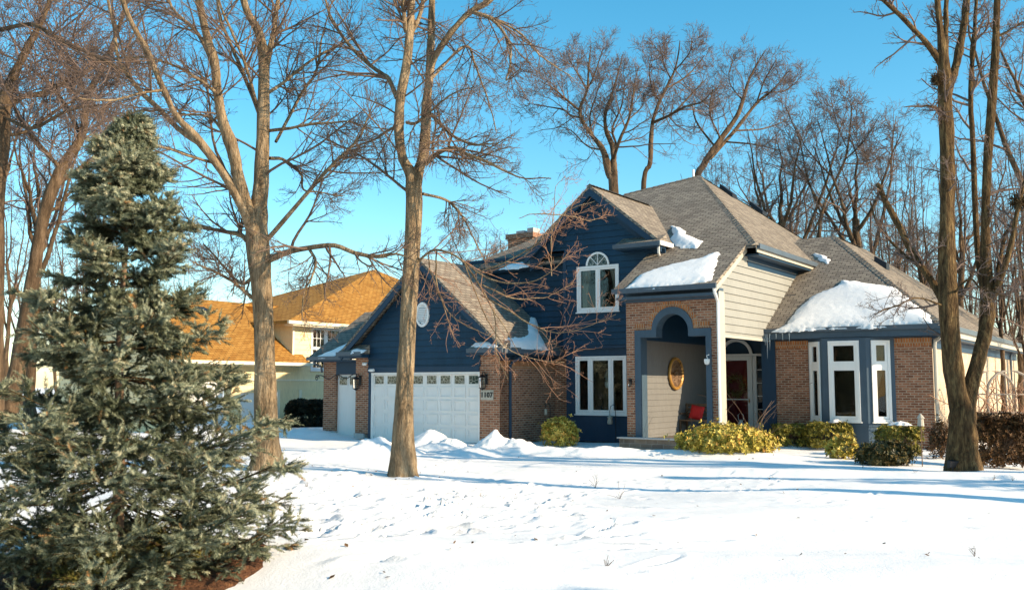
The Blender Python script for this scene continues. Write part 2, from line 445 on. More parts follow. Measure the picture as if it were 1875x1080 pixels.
def pile(name, lump, label, seed, base=None):
    """snow pile: lumps (px,py of the foot, half width m, depth m, height m)"""
    pts = []
    for (px, py, w, dpt, h) in lump:
        a, b = (px - CX) / F, -(py - CY) / F; t = -EYE / (SP + b * CP)
        pts.append((a * t, (CP - b * SP) * t, w, dpt, h))
    cx = sum(p[0] for p in pts) / len(pts); cy = sum(p[1] for p in pts) / len(pts)
    x0 = min(p[0] - p[2] * 1.6 for p in pts); x1 = max(p[0] + p[2] * 1.6 for p in pts)
    y0 = min(p[1] - p[3] * 1.6 for p in pts); y1 = max(p[1] + p[3] * 1.6 for p in pts)
    n = 90; X, Y = np.meshgrid(np.linspace(x0, x1, int(n * 1.4)), np.linspace(y0, y1, n))
    h = np.zeros_like(X)
    for (x, y, w, dpt, hh) in pts:
        q = np.sqrt(((X - x) / w) ** 2 + ((Y - y) / dpt) ** 2)
        h = np.maximum(h, hh * .88 * np.clip(1 - q ** 1.35, 0, 1))
    nz = vnoise(X, Y, .5, seed) * .24 + vnoise(X, Y, .22, seed + 1) * .19 + vnoise(X, Y, .1, seed + 2) * .13
    h = h * (1 + .9 * nz) + np.clip(h, 0, .15) * .8 * nz
    Z = ground_h(X, Y) + h - .03 * (h < .01) - .02
    ny, nx = X.shape; i = np.arange(ny * nx).reshape(ny, nx)
    Fq = np.stack([i[:-1, :-1], i[:-1, 1:], i[1:, 1:], i[1:, :-1]], -1).reshape(-1, 4)
    V = np.stack([X - cx, Y - cy, Z], -1).reshape(-1, 3)
    keep = (h.ravel()[Fq] > .004).any(1); Fq = Fq[keep]
    us, inv = np.unique(Fq, return_inverse=True)
    o = link('snow_pile', np_mesh('snow_pile', V[us], inv.reshape(-1, 4), M['snow']), label=label, cat='snow pile', group='snow piles by the driveway')
    o.location = (cx, cy, 0)
pile('snow_pile', [(690, 826, 1.0, .8, .5), (655, 828, .9, .7, .28), (620, 832, 1.3, .7, .22), (725, 826, 1.0, .8, .35)], 'lumpy shovelled snow pile left of the middle trunk', 21)
pile('snow_pile', [(785, 819, .95, .9, .62), (815, 822, 1.1, .9, .4), (850, 827, 1.5, .8, .22)], 'snow pile right of the middle trunk before the white garage door', 31)
pile('snow_pile', [(908, 823, .85, .8, .66), (945, 824, 1.1, .8, .45), (990, 827, 1.6, .7, .2)], 'pointed snow pile against the brick garage corner below the house number', 41)
pile('snow_pile', [(1065, 828, 2.2, .8, .18), (1110, 830, 1.4, .7, .17)], 'long low snow bank before the three-part blue-wall window', 51)
pile('snow_pile', [(470, 790, 1.6, 1.2, .45), (545, 797, 1.8, 1.0, .32), (400, 796, 1.4, 1.2, .6), (580, 800, 1.1, .8, .2)], 'shaded snow bank below the dark clipped hedge', 61)

# ------------------------------------------------------------------ the blue house
house = empty('house', HO, HROT, label='two-storey blue and brick house with grey shingle roofs and an arched porch', cat='house')
H = house

def window(fr, u0, u1, z0, z1, lights, fw=.075, cas=.055, room=.5, parent=H, curtains=None, bars=None, sill=True, fm='white', backing=True):
    """frame with casements, a pane for each light, and a real dark recess behind"""
    mb = MB(); d0, d1 = -.06, .045
    for a in ((u0, u1, z1 - fw, z1), (u0, u1, z0, z0 + fw), (u0, u0 + fw, z0 + fw, z1 - fw), (u1 - fw, u1, z0 + fw, z1 - fw)):
        mb.obox(fr, *a, d0, d1)
    if sill: mb.obox(fr, u0 - .03, u1 + .03, z0 - .035, z0 - .002, -.03, .075)
    panes = []
    for (a, b, c, d) in lights:
        for q in ((a, b, d - cas, d), (a, b, c, c + cas), (a, a + cas, c + cas, d - cas), (b - cas, b, c + cas, d - cas)):
            mb.obox(fr, *q, -.03, .022)
        panes.append((a + cas, b - cas, c + cas, d - cas))
    # mullions between lights
    us = sorted(set([round(l[0], 3) for l in lights])); 
    for a in us[1:]:
        prev = max([l[1] for l in lights if l[1] <= a + 1e-3], default=None)
        if prev is not None and a - prev > .004: mb.obox(fr, prev, a, z0 + fw, z1 - fw, d0, .035)
    zs = sorted(set([round(l[2], 3) for l in lights]))
    for a in zs[1:]:
        prev = max([l[3] for l in lights if l[3] <= a + 1e-3], default=None)
        if prev is not None and a - prev > .004: mb.obox(fr, u0 + fw, u1 - fw, prev, a, d0, .030)
    w = mb.build('window', M[fm], parent)
    for (a, b, c, d) in panes:
        MB().obox(fr, a - .01, b + .01, c - .01, d + .01, -.016, -.008).build('pane', M['glass'], w)
    if bars:
        bb = MB()
        for (a, b, c, d) in panes:
            nu, nz = bars
            for i in range(1, nu): x = a + (b - a) * i / nu; bb.obox(fr, x - .012, x + .012, c, d, -.006, .006)
            for i in range(1, nz): z = c + (d - c) * i / nz; bb.obox(fr, a, b, z - .012, z + .012, -.0055, .0055)
        bb.build('glazing_bars', M[fm], w)
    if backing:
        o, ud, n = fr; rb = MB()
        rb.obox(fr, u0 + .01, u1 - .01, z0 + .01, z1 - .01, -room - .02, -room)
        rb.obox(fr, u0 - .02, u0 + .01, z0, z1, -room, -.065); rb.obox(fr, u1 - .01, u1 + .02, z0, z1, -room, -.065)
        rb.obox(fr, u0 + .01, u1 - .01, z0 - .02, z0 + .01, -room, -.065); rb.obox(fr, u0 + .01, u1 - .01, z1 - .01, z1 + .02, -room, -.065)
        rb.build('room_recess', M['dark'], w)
    for (a, b, c, d, gather) in curtains or []:
        cb = MB(); k = 14; pr = None
        for i in range(k + 1):
            t = i / k; z = d - (d - c) * t
            row = []
            for j in range(13):
                s = j / 12; pinch = 1 - gather * math.sin(math.pi * min(1, t * 1.2) / 2)
                uu = a + (b - a) * s * pinch
                row.append((uu, z, -.16 + .025 * math.sin(s * 26)))
            if pr:
                o, ud, n = fr
                P = lambda q: (o[0] + ud[0] * q[0] + n[0] * q[2], o[1] + ud[1] * q[0] + n[1] * q[2], o[2] + q[1])
                for j in range(12): cb.poly([P(pr[j]), P(pr[j + 1]), P(row[j + 1]), P(row[j])])
            pr = row
        cb.build('curtain', M['curtain'], w)
    return w

# --- garage block
EAVE_G = 2.78
g = MB()
flat(g, [(0, 0), (.75, 0), (.75, 2.66), (0, 2.66)], FRONT(0), d=0, th=.4)
g.poly([(.75, 0, 0), (.75, 3.15, 0), (.75, 3.15, 2.5), (.75, 0, 2.5)])
g.poly([(.75, 3.15, 0), (1.37, 3.15, 0), (1.37, 3.15, 2.6), (.75, 3.15, 2.6)])
g.build('brick_wall', M['brick'], H)
g = MB(); flat(g, [(-5.19, .16), (-4.59, .16), (-4.59, 2.66), (-5.19, 2.66)], FRONT(0), th=.5)
g.poly([(-4.59, 0, .16), (-4.59, .2, .16), (-4.59, .2, 2.6), (-4.59, 0, 2.6)]); g.build('brick_pier', M['brick'], H)
MB().box(-5.22, -4.78, -.03, .5, 0, .16).build('pier_base', M['concrete'], H)
# soldier course along the top of the side wall
MB().box(.75, .765, .02, 3.13, 2.27, 2.48).build('soldier_course', M['soldier'], H)
# navy frieze under the eaves of the side wall
MB().box(.745, .78, .0, 3.15, 2.5, 2.78).build('frieze', M['navy_trim'], H)
MB().box(-4.59, -4.485, -.02, .2, 0, 2.3).build('door_casing', M['navy_trim'], H)
# gable of the garage
gb = MB()
siding(gb, [(-4.62, 2.32), (.04, 2.32), (.04, 3.0), (.5, 3.0), (-2.24, 5.62), (-4.98, 3.0), (-4.62, 3.0)][:0] or [(-4.62, 2.32), (.04, 2.32), (.04, 3.0), (-4.62, 3.0)], FRONT(0))
siding(gb, [(-5.1, 3.0), (.62, 3.0), (-2.24, 5.62)], FRONT(0))
gb.build('siding', M['navy'], H)
MB().box(-4.62, .0, -.035, .1, 2.16, 2.33).build('header_board', M['navy_trim'], H)
# garage door with raised panels and a row of leaded lights
gd = MB()
gd.box(-4.48, .0, .10, .14, 0.0, 2.155)
nd = 8; pw = 4.48 / nd
for i in range(nd):
    for k in range(4):
        a = -4.48 + i * pw; z = .03 + k * .43
        for (q0, q1, w0, w1) in ((a + .05, a + pw - .05, z + .05, z + .08), (a + .05, a + pw - .05, z + .35, z + .38), (a + .05, a + .08, z + .08, z + .35), (a + pw - .08, a + pw - .05, z + .08, z + .35)):
            gd.box(q0, q1, .074, .10, w0, w1)
for k in range(5):
    gd.box(-4.48, 0, .094, .10, .43 * k, .43 * k + .018)
gdo = gd.build('garage_door', M['door_white'], H)
lead = mat('leaded_glass', (.03, .045, .04), .08, .6)
_t = N(lead, 'ShaderNodeTexCoord'); _v = N(lead, 'ShaderNodeTexVoronoi', feature='DISTANCE_TO_EDGE'); _v.inputs['Scale'].default_value = 9
LK(lead, _t.outputs['Object'], _v.inputs['Vector'])
setcol(lead, ramp(lead, [(.0, (.30, .33, .30)), (.05, (.22, .25, .22)), (.09, (.02, .045, .04)), (1, (.035, .06, .055))], _v.outputs['Distance']))
for i in range(nd):
    a = -4.48 + i * pw
    f = MB()
    for (q0, q1, w0, w1) in ((a + .05, a + pw - .05, 2.05, 2.08), (a + .05, a + pw - .05, 1.76, 1.79), (a + .05, a + .08, 1.79, 2.05), (a + pw - .08, a + pw - .05, 1.79, 2.05)):
        f.box(q0, q1, .078, .0995, w0, w1)
    fo = f.build('door_light', M['door_white'], gdo)
    MB().box(a + .08, a + pw - .08, .086, .0992, 1.79, 2.05).build('pane', lead, fo)
# white casing of the garage door
c = MB(); c.box(-4.485, 0.005, -.01, .09, 2.10, 2.165).box(-4.48, -4.43, -.005, .09, 0, 2.10).box(-.05, .0, -.005, .09, 0, 2.10)
c.build('garage_door_frame', M['white'], H)
# oval louvred gable vent
v = MB(); n = 32
for i in range(n):
    a0, a1 = 2 * math.pi * i / n, 2 * math.pi * (i + 1) / n
    P = lambda a, k, y: (-2.26 + .27 * k * math.cos(a), y, 4.0 + .40 * k * math.sin(a))
    v.poly([P(a0, 1, -.07), P(a1, 1, -.07), P(a1, .8, -.07), P(a0, .8, -.07)])
    v.poly([P(a0, 1, .03), P(a1, 1, .03), P(a1, 1, -.07), P(a0, 1, -.07)])
    v.poly([P(a0, .8, -.07), P(a1, .8, -.07), P(a1, .8, -.02), P(a0, .8, -.02)])
vo = v.build('gable_vent', M['white'], H)
l = MB()
for k in range(11):
    z = 3.70 + k * .058; w = .27 * .8 * math.sqrt(max(0, 1 - ((z - 4.0) / (.4 * .8)) ** 2)) - .004
    if w > .03: l.hexa([(-2.26 - w, -.05, z), (-2.26 + w, -.05, z), (-2.26 + w, -.03, z), (-2.26 - w, -.03, z), (-2.26 - w, -.03, z + .05), (-2.26 + w, -.03, z + .05), (-2.26 + w, -.02, z + .05), (-2.26 - w, -.02, z + .05)])
l.build('louvre', M['white'], vo)
# roof of the garage: ridge runs away from the viewer
def roof(name, polys, m='roof', th=.10):
    mb = MB()
    for p in polys: mb.slab(p, (0, 0, -th))
    return mb.build(name, M[m], H)
gz = lambda x: 5.82 - .875 * abs(x + 2.24)
RX, LX = 1.13, -5.61
roof('garage_roof', [[(-2.24, -.34, gz(-2.24)), (RX, -.34, gz(RX)), (RX, 3.12, gz(RX)), (-2.24, 3.12, gz(-2.24))],
                     [(LX, -.34, gz(LX)), (-2.24, -.34, gz(-2.24)), (-2.24, 3.12, gz(-2.24)), (LX, 3.12, gz(LX))]])
rk = MB()
for s in (1, -1):
    e = RX if s > 0 else LX
    a, b = (-2.24, gz(-2.24) - .105), (e, gz(e) - .105)
    rk.hexa([(a[0], -.33, a[1] - .22), (b[0], -.33, b[1] - .2), (b[0], -.27, b[1] - .2), (a[0], -.27, a[1] - .22), (a[0], -.33, a[1]), (b[0], -.33, b[1]), (b[0], -.27, b[1]), (a[0], -.27, a[1])])
rk.build('rake_board', M['navy_trim'], H)
# eave returns
for (x0, x1) in ((-.12, 1.15), (-5.62, -4.55)):
    MB().hexa([(x0, -.42, 2.78), (x1, -.42, 2.78), (x1, -.005, 2.78), (x0, -.005, 2.78), (x0, -.42, 2.86), (x1, -.42, 2.86), (x1, -.005, 3.1), (x0, -.005, 3.1)]).build('eave_return', M['roof'], H)
    MB().box(x0 - .03, x1 + .03, -.5, -.425, 2.72, 2.85).build('gutter', M['gutter'], H)
    MB().box(x0 + .02, x1, -.42, -.03, 2.66, 2.775).build('soffit', M['navy_trim'], H)
MB().box(1.135, 1.22, -.40, 3.1, 2.70, 2.84).build('gutter', M['gutter'], H)
MB().box(.79, 1.13, -.02, 3.14, 2.66, 2.72).build('soffit', M['navy_trim'], H)
MB().tube([(1.16, .62, 2.70), (1.10, .60, 2.60), (.86, .50, 2.45), (.82, .46, 2.35), (.82, .46, .02)], .045, 8).build('downspout', M['navy_trim'], H)
# third garage bay, set back on the left
MB().box(-7.3, -6.72, .6, .9, .16, 2.6).build('brick_pier', M['brick'], H)
MB().box(-7.33, -6.70, .57, .9, 0, .16).build('pier_base', M['concrete'], H)
d3 = MB(); d3.box(-6.72, -5.19, .70, .76, 0, 2.12)
for k in range(5): d3.box(-6.72, -5.19, .695, .70, .43 * k, .43 * k + .02)
d3o = d3.build('garage_door', M['door_white'], H)
for i in range(3):
    a = -6.66 + i * .5; fo = MB().box(a, a + .44, .682, .699, 1.72, 2.08).build('door_light', M['door_white'], d3o)
    MB().box(a + .04, a + .40, .675, .681, 1.76, 2.04).build('pane', lead, fo)
MB().box(-6.72, -5.19, .6, .66, 2.12, 2.6).build('header_board', M['navy_trim'], H)
b3 = lambda y: 2.74 + .62 * (y - .25)
roof('bay_roof', [[(-7.75, .25, b3(.25)), (-4.2, .25, b3(.25)), (-4.2, 3.1, b3(3.1)), (-7.75, 3.1, b3(3.1))]])
MB().box(-7.78, -5.62, .17, .245, 2.62, 2.75).build('gutter', M['gutter'], H)
MB().box(-7.70, -5.2, .25, .6, 2.56, 2.62).build('soffit', M['navy_trim'], H)
MB().box(-7.35, -7.28, .62, 8, 0, 2.6).build('side_wall', M['brick'], H)
MB().tube([(-7.45, .2, 2.64), (-7.45, .25, 2.5), (-7.36, .5, 2.4), (-7.36, .54, 2.2)], .04, 8).build('downspout', M['gutter'], H)

# --- upper storey over the garage
u = MB()
siding(u, [(-3.1, 2.6), (1.37, 2.6), (1.37, 6.1), (-3.1, 6.1)], FRONT(3.15))
u.build('siding', M['navy'], H)
ms = lambda y: 4.5 + .57 * (y - .55)
MB().box(-2.95, .4, 2.9, 2.97, ms(2.9) - .2, ms(2.9) - .02).build('gutter', M['gutter'], H)
MB().box(-2.9, .4, 2.97, 3.14, 5.58, 5.64).build('soffit', M['navy_trim'], H)

# --- blue front gable
GY = 2.75
gw = MB()
lw_h = [(1.73, 3.56, .84, 2.66)]; uw_h = [(1.85, 3.37, 4.06, 5.52)]
flat(gw, [(1.37, 0), (4.9, 0), (4.9, 2.97), (1.37, 2.97)], FRONT(GY + .08), lw_h)
gw.poly([(1.37, GY + .08, 0), (1.37, 3.15, 0), (1.37, 3.15, 2.97), (1.37, GY + .08, 2.97)][::-1])
gw.build('lower_wall', M['navy_trim'], H)
gs = MB()
siding(gs, [(1.37, 2.97), (4.9, 2.97), (4.9, 6.1), (1.37, 6.1)], FRONT(GY), uw_h)
siding(gs, [(.40, 6.1), (4.72, 6.1), (2.55, 7.92)], FRONT(GY))
gs.poly([(1.37, GY, 2.97), (1.37, 3.15, 2.97), (1.37, 3.15, 6.1), (1.37, GY, 6.1)][::-1])
gs.build('siding', M['navy'], H)
MB().box(1.355, 4.6, GY - .04, GY + .1, 2.90, 2.985).build('belt_board', M['navy_trim'], H)
MB().box(1.33, 1.44, GY - .035, GY + .02, 2.99, 6.0).build('corner_board', M['navy_trim'], H)
wl3 = window(FRONT(GY + .08), 1.73, 3.56, .84, 2.66, [(1.81, 2.23, .92, 2.58), (2.30, 2.97, .92, 2.58), (3.03, 3.48, .92, 2.58)], room=.9)
window(FRONT(GY), 1.85, 3.37, 4.06, 5.52, [(1.93, 2.585, 4.14, 5.44), (2.635, 3.29, 4.14, 5.44)], room=.6,
       curtains=[(1.95, 2.3, 4.1, 5.45, .5), (3.28, 2.95, 4.1, 5.45, .5)])
# half-round light above
hr = MB(); n = 20
for i in range(n):
    a0, a1 = math.pi * i / n, math.pi * (i + 1) / n
    Q = lambda a, r, y: (2.62 + r * math.cos(a), y, 5.53 + r * math.sin(a))
    for (r0, r1, y) in ((.42, .36, GY - .06),):
        hr.poly([Q(a0, r0, y), Q(a1, r0, y), Q(a1, r1, y), Q(a0, r1, y)][::-1])
        hr.poly([Q(a0, r0, GY + .02), Q(a1, r0, GY + .02), Q(a1, r0, y), Q(a0, r0, y)])
        hr.poly([Q(a0, r1, y), Q(a1, r1, y), Q(a1, r1, GY - .03), Q(a0, r1, GY - .03)])
hro = hr.build('half_round_window', M['white'], H)
hp = MB(); hp.poly([(2.62 + .36 * math.cos(math.pi * i / n), GY - .032, 5.53 + .36 * math.sin(math.pi * i / n)) for i in range(n + 1)][::-1]); hp.build('pane', lead, hro)
sp = MB()
for a in (.25, .5, .75):
    c_, s_ = math.cos(math.pi * a), math.sin(math.pi * a)
    sp.tube([(2.62, GY - .045, 5.54), (2.62 + .35 * c_, GY - .045, 5.54 + .35 * s_)], .012, 5)
sp.build('glazing_bars', M['white'], hro)
# gable roof
gg = lambda x: 8.06 - .815 * abs(x - 2.53)
GL, GR = .05, 4.98
yb = lambda z: min(9.0, .55 + (z - 4.5) / .57 + .25)
roof('gable_roof', [[(2.53, 2.38, gg(2.53)), (GR, 2.38, gg(GR)), (GR, yb(gg(GR)), gg(GR)), (2.53, yb(gg(2.53)), gg(2.53))],
                    [(GL, 2.38, gg(GL)), (2.53, 2.38, gg(2.53)), (2.53, yb(gg(2.53)), gg(2.53)), (GL, yb(gg(GL)), gg(GL))]])
rk = MB()
for e in (GR, GL):
    a, b = (2.53, gg(2.53) - .105), (e, gg(e) - .105)
    for (y0, y1, w) in ((2.39, 2.45, .24), (2.70, 2.745, .5)):
        rk.hexa([(a[0], y0, a[1] - w), (b[0], y0, b[1] - w * .9), (b[0], y1, b[1] - w * .9), (a[0], y1, a[1] - w), (a[0], y0, a[1]), (b[0], y0, b[1]), (b[0], y1, b[1]), (a[0], y1, a[1])])
rk.build('rake_board', M['navy_trim'], H)
MB().hexa([(3.52, 2.2, 5.98), (5.0, 2.2, 5.98), (5.0, 2.745, 5.98), (3.52, 2.745, 5.98), (3.52, 2.2, 6.04), (5.0, 2.2, 6.04), (5.0, 2.745, 6.3), (3.52, 2.745, 6.3)]).build('eave_return', M['roof'], H)
MB().box(3.48, 5.06, 2.12, 2.195, 5.90, 6.03).build('gutter', M['gutter'], H)
MB().box(5.0, 5.07, 2.2, 3.1, 5.92, 6.05).build('gutter', M['white'], H)
MB().box(3.55, 4.97, 2.2, 2.74, 5.86, 5.97).build('soffit', M['navy_trim'], H)
MB().tube([(4.95, 2.3, 5.9), (4.9, 2.4, 5.72), (4.82, 2.66, 5.6), (4.82, 2.69, 4.9)], .04, 8).build('downspout', M['white'], H)

# --- main hipped roof with the slope that runs down over the porch
P0 = (3.21, 9.41, 9.55)
mp = [(-2.95, 2.88, ms(2.88)), (7.78, 2.80, ms(2.80)), P0, (.58, 8.41, ms(8.41)), (-.67, 5.68, ms(5.68))]
B1 = (6.0, 13.3, 7.25); CBR = (7.78, 16.2, 5.78)
roof('main_roof', [mp, [(4.38, .5, ms(.5)), (7.48, .5, ms(.5)), (7.48, 2.88, ms(2.88)), (4.38, 2.88, ms(2.88))],
                   [(7.78, 2.80, 5.78), CBR, P0],
                   [P0, CBR, (-2.95, 16.2, 5.78)], [(-2.95, 2.88, ms(2.88)), (-.67, 5.68, ms(5.68)), (-2.95, 16.2, 5.78)], [(-.67, 5.68, ms(5.68)), (.58, 8.41, ms(8.41)), P0, (-2.95, 16.2, 5.78)]])
for a, b in (((7.78, 2.80, 5.80), P0), (P0, CBR), ((12.35, 4.5, 3.42), (7.9, 10.2, 6.96)), ((2.53, 2.4, 8.08), (2.53, 6.6, 8.08)), ((7.9, 10.2, 6.95), (7.9, 13.5, 6.95)), ((.58, 8.41, 8.98), P0)):
    hipc = MB(); A, B = Vector(a), Vector(b); k = int((B - A).length / .22); side = (B - A).cross(Vector((0, 0, 1))).normalized() * .13; fw = (B - A) / k
    for i in range(k):
        c0 = A + fw * i + Vector((0, 0, .030)); c1 = A + fw * (i + 1.1) + Vector((0, 0, .014)); dn = Vector((0, 0, -.075))
        hipc.poly([c0 - side + dn, c0, c1, c1 - side + dn]); hipc.poly([c0, c0 + side + dn, c1 + side + dn, c1]); hipc.poly([c0 - side + dn, c0 + side + dn, c0])
    hipc.build('hip_cap', M['roof'], H)

MB().box(4.36, 7.52, .42, .495, ms(.5) - .14, ms(.5) + .0).build('gutter', M['gutter'], H)
MB().box(4.45, 7.36, .55, 1.02, 4.16, 4.24).build('soffit', M['slate'], H)
MB().box(7.80, 7.88, 2.86, 10.4, 5.66, 5.80).build('gutter', M['gutter'], H)
MB().box(7.76, 7.795, 2.86, 10.4, 5.56, 5.68).build('fascia', M['cream_trim'], H)
MB().box(7.36, 7.75, 3.1, 10.4, 5.50, 5.55).build('soffit', M['navy_trim'], H)
MB().box(7.335, 7.36, 3.25, 10.4, 5.22, 5.5).build('frieze', M['navy_trim'], H)
# --- beige side wall above the porch opening
bw = MB()
siding(bw, [(1.05, 3.12), (5.0, 3.12), (9.3, 5.5), (3.05, 5.5), (1.05, ms(1.05) - .14)], SIDE(7.33), pitch=.215)
bw.build('side_siding', M['beige'], H)
rb = MB(); y0, y1 = .62, 3.1
rb.hexa([(7.36, y0, ms(y0) - .34), (7.40, y0, ms(y0) - .34), (7.40, y1, ms(y1) - .34), (7.36, y1, ms(y1) - .34), (7.36, y0, ms(y0) - .11), (7.40, y0, ms(y0) - .11), (7.40, y1, ms(y1) - .11), (7.36, y1, ms(y1) - .11)])
rb.build('rake_board', M['cream_trim'], H)
MB().box(7.335, 7.365, 1.03, 5.0, 3.06, 3.14).build('beam_trim', M['cream_trim'], H)
MB().box(7.10, 7.335, 1.33, 5.0, 3.06, 3.11).build('porch_beam', M['navy_trim'], H)
# --- arched porch front
PY = 1.0; cx, rr, ri = 5.97, .63, .49
pb = MB(); nA = 24
def arch(r, zc): return [(cx - r * math.cos(math.pi * i / nA), zc + r * math.sin(math.pi * i / nA)) for i in range(nA + 1)]
outer = [(4.80, .25), (4.80, 3.31)] + arch(rr, 3.31) + [(7.13, 3.31), (7.13, .25)]
inner = [(4.99, .25), (4.99, 3.10)] + arch(ri, 3.25) + [(6.97, 3.10), (6.97, .25)]
inner[2] = (cx - ri, 3.10); inner[-3] = (cx + ri, 3.10)
top = 4.10
for (u0, u1) in ((4.52, 4.80), (7.13, 7.33)):
    flat(pb, [(u0, .25), (u1, .25), (u1, top), (u0, top)], FRONT(PY))
A = arch(rr + .17, 3.31)
flat(pb, [(4.80, 3.31), (A[0][0], 3.31), (A[0][0], top), (4.80, top)], FRONT(PY)); flat(pb, [(A[-1][0], 3.31), (7.13, 3.31), (7.13, top), (A[-1][0], top)], FRONT(PY))
for a, b in zip(A[:-1], A[1:]): flat(pb, [a, b, (b[0], top), (a[0], top)], FRONT(PY))
pb.poly([(4.52, PY, .25), (4.52, PY, top), (4.52, 2.8, top), (4.52, 2.8, .25)])
pb.build('porch_brick', M['brick'], H)
# radiating brick ring
vs = MB()
for i in range(nA):
    for (r0, r1) in ((rr + .003, rr + .17),):
        a0 = math.pi * (i + .06) / nA; a1 = math.pi * (i + .94) / nA
        Q = lambda a, r, y: (cx - r * math.cos(a), y, 3.31 + r * math.sin(a))
        pf = [Q(a0, r0, PY - .014), Q(a1, r0, PY - .014), Q(a1, r1, PY - .014), Q(a0, r1, PY - .014)]
        vs.slab([tuple(q) for q in pf[::-1]], (0, .05, 0))
for i in range(5):
    for s in (4.82, cx + rr + .19):
        u0 = s + i * .075
        if s < 5 and u0 + .07 > cx - rr - .17: continue
        if u0 + .066 > 7.13: continue
        vs.box(u0, u0 + .066, PY - .014, PY + .03, 3.315, 3.50)
vs.build('brick_arch', M['soldier'], H)
# back of ring
rbk = MB(); 
for a, b, c, d in zip(arch(rr, 3.31)[:-1], arch(rr, 3.31)[1:], A[1:], A[:-1]): flat(rbk, [a, b, c, d], FRONT(PY + .004))
rbk.build('mortar_bed', M['concrete'], H)
pf = MB()
for k in range(len(outer) - 1):
    a, b, c, d = outer[k], outer[k + 1], inner[k + 1], inner[k]
    f0, f1 = PY - .035, PY + .36
    pf.poly([(d[0], f0, d[1]), (c[0], f0, c[1]), (b[0], f0, b[1]), (a[0], f0, a[1])][::-1])
    pf.poly([(d[0], f0, d[1]), (c[0], f0, c[1]), (c[0], f1, c[1]), (d[0], f1, d[1])])
    pf.poly([(a[0], f0, a[1]), (b[0], f0, b[1]), (b[0], PY + .01, b[1]), (a[0], PY + .01, a[1])])
    pf.poly([(d[0], f1, d[1]), (c[0], f1, c[1]), (b[0], f1, b[1]), (a[0], f1, a[1])])
pf.build('arch_frame', M['slate'], H)
MB().box(4.49, 7.36, PY - .03, PY + .35, 4.10, 4.16).box(4.49, 7.36, PY + .03, PY + .35, 4.165, 4.4).build('frieze', M['slate'], H)
MB().box(7.335, 7.375, PY - .02, PY + .37, .25, 4.30).build('corner_post', M['cream_trim'], H)
MB().tube([(7.44, .48, 4.36), (7.44, .55, 4.22), (7.39, .80, 4.08), (7.36, .93, 4.0), (7.36, .93, .1)], .042, 8).build('downspout', M['white'], H)
# porch inside: left wall, back wall, ceiling, floor
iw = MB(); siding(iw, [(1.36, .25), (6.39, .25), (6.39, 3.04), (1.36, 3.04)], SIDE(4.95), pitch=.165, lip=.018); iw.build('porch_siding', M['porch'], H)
MB().box(4.93, 4.965, 1.36, 6.39, 3.04, 3.92).build('porch_shade_band', M['navy_trim'], H)  # stands for the shade in the upper porch, painted dark over the wall
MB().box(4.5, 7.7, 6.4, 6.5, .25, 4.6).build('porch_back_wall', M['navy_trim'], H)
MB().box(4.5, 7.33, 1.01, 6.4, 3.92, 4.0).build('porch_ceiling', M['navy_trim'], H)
MB().box(4.40, 7.46, .72, 6.4, -.1, .25).build('porch_floor', M['stone'], H)
MB().box(4.36, 7.32, .66, .96, .252, .29).build('step_edge', M['concrete'], H)
# front door, storm door, arched light and sidelight
DY = 6.34
dr = MB(); dr.box(5.32, 6.12, DY, DY + .05, .25, 2.55)
for (a, b) in ((.45, 1.2), (1.4, 2.3)):
    for q in (5.42, 5.77): dr.box(q, q + .28, DY - .012, DY, a, b)
dro = dr.build('front_door', M['red'], H)
sd_ = MB()
for q in ((5.20, 5.32, .25, 2.68), (6.12, 6.28, .25, 2.68), (5.32, 6.12, 2.55, 2.68), (5.32, 6.12, .25, .40), (5.32, 6.12, 1.28, 1.31)): sd_.box(q[0], q[1], DY - .10, DY - .05, q[2], q[3])
for i in range(nA):
    a0, a1 = math.pi * i / nA, math.pi * (i + 1) / nA
    Q = lambda a, r, y: (5.74 + r * math.cos(a), y, 2.70 + r * math.sin(a))
    sd_.slab([Q(a0, .56, DY - .08), Q(a1, .56, DY - .08), Q(a1, .46, DY - .08), Q(a0, .46, DY - .08)], (0, .06, 0))
sd_.box(5.15, 6.85, DY - .10, DY - .04, 2.685, 2.76)
sd_.box(6.30, 6.42, DY - .10, DY - .04, .25, 2.68).box(6.68, 6.80, DY - .10, DY - .04, .25, 2.68).box(6.42, 6.68, DY - .09, DY - .04, .25, .55)
for k in range(1, 5): sd_.box(6.42, 6.68, DY - .085, DY - .05, .55 + k * .42, .575 + k * .42)
sdo = sd_.build('storm_door', M['white'], dro)
MB().box(5.32, 6.12, DY - .078, DY - .072, .40, 2.55).build('pane', M['glass'], sdo)
MB().box(6.42, 6.68, DY - .03, DY - .02, .55, 2.68).build('sidelight_pane', M['glass'], dro)
MB().lathe([(.0, -.05), (.022, -.045), (.028, -.02), (.012, 0)], (6.18, DY - .11, 1.25), 10, 'y').tube([(6.18, DY - .14, 1.18), (6.18, DY - .15, 1.32)], .012, 6).build('handle', M['gold'], sdo)

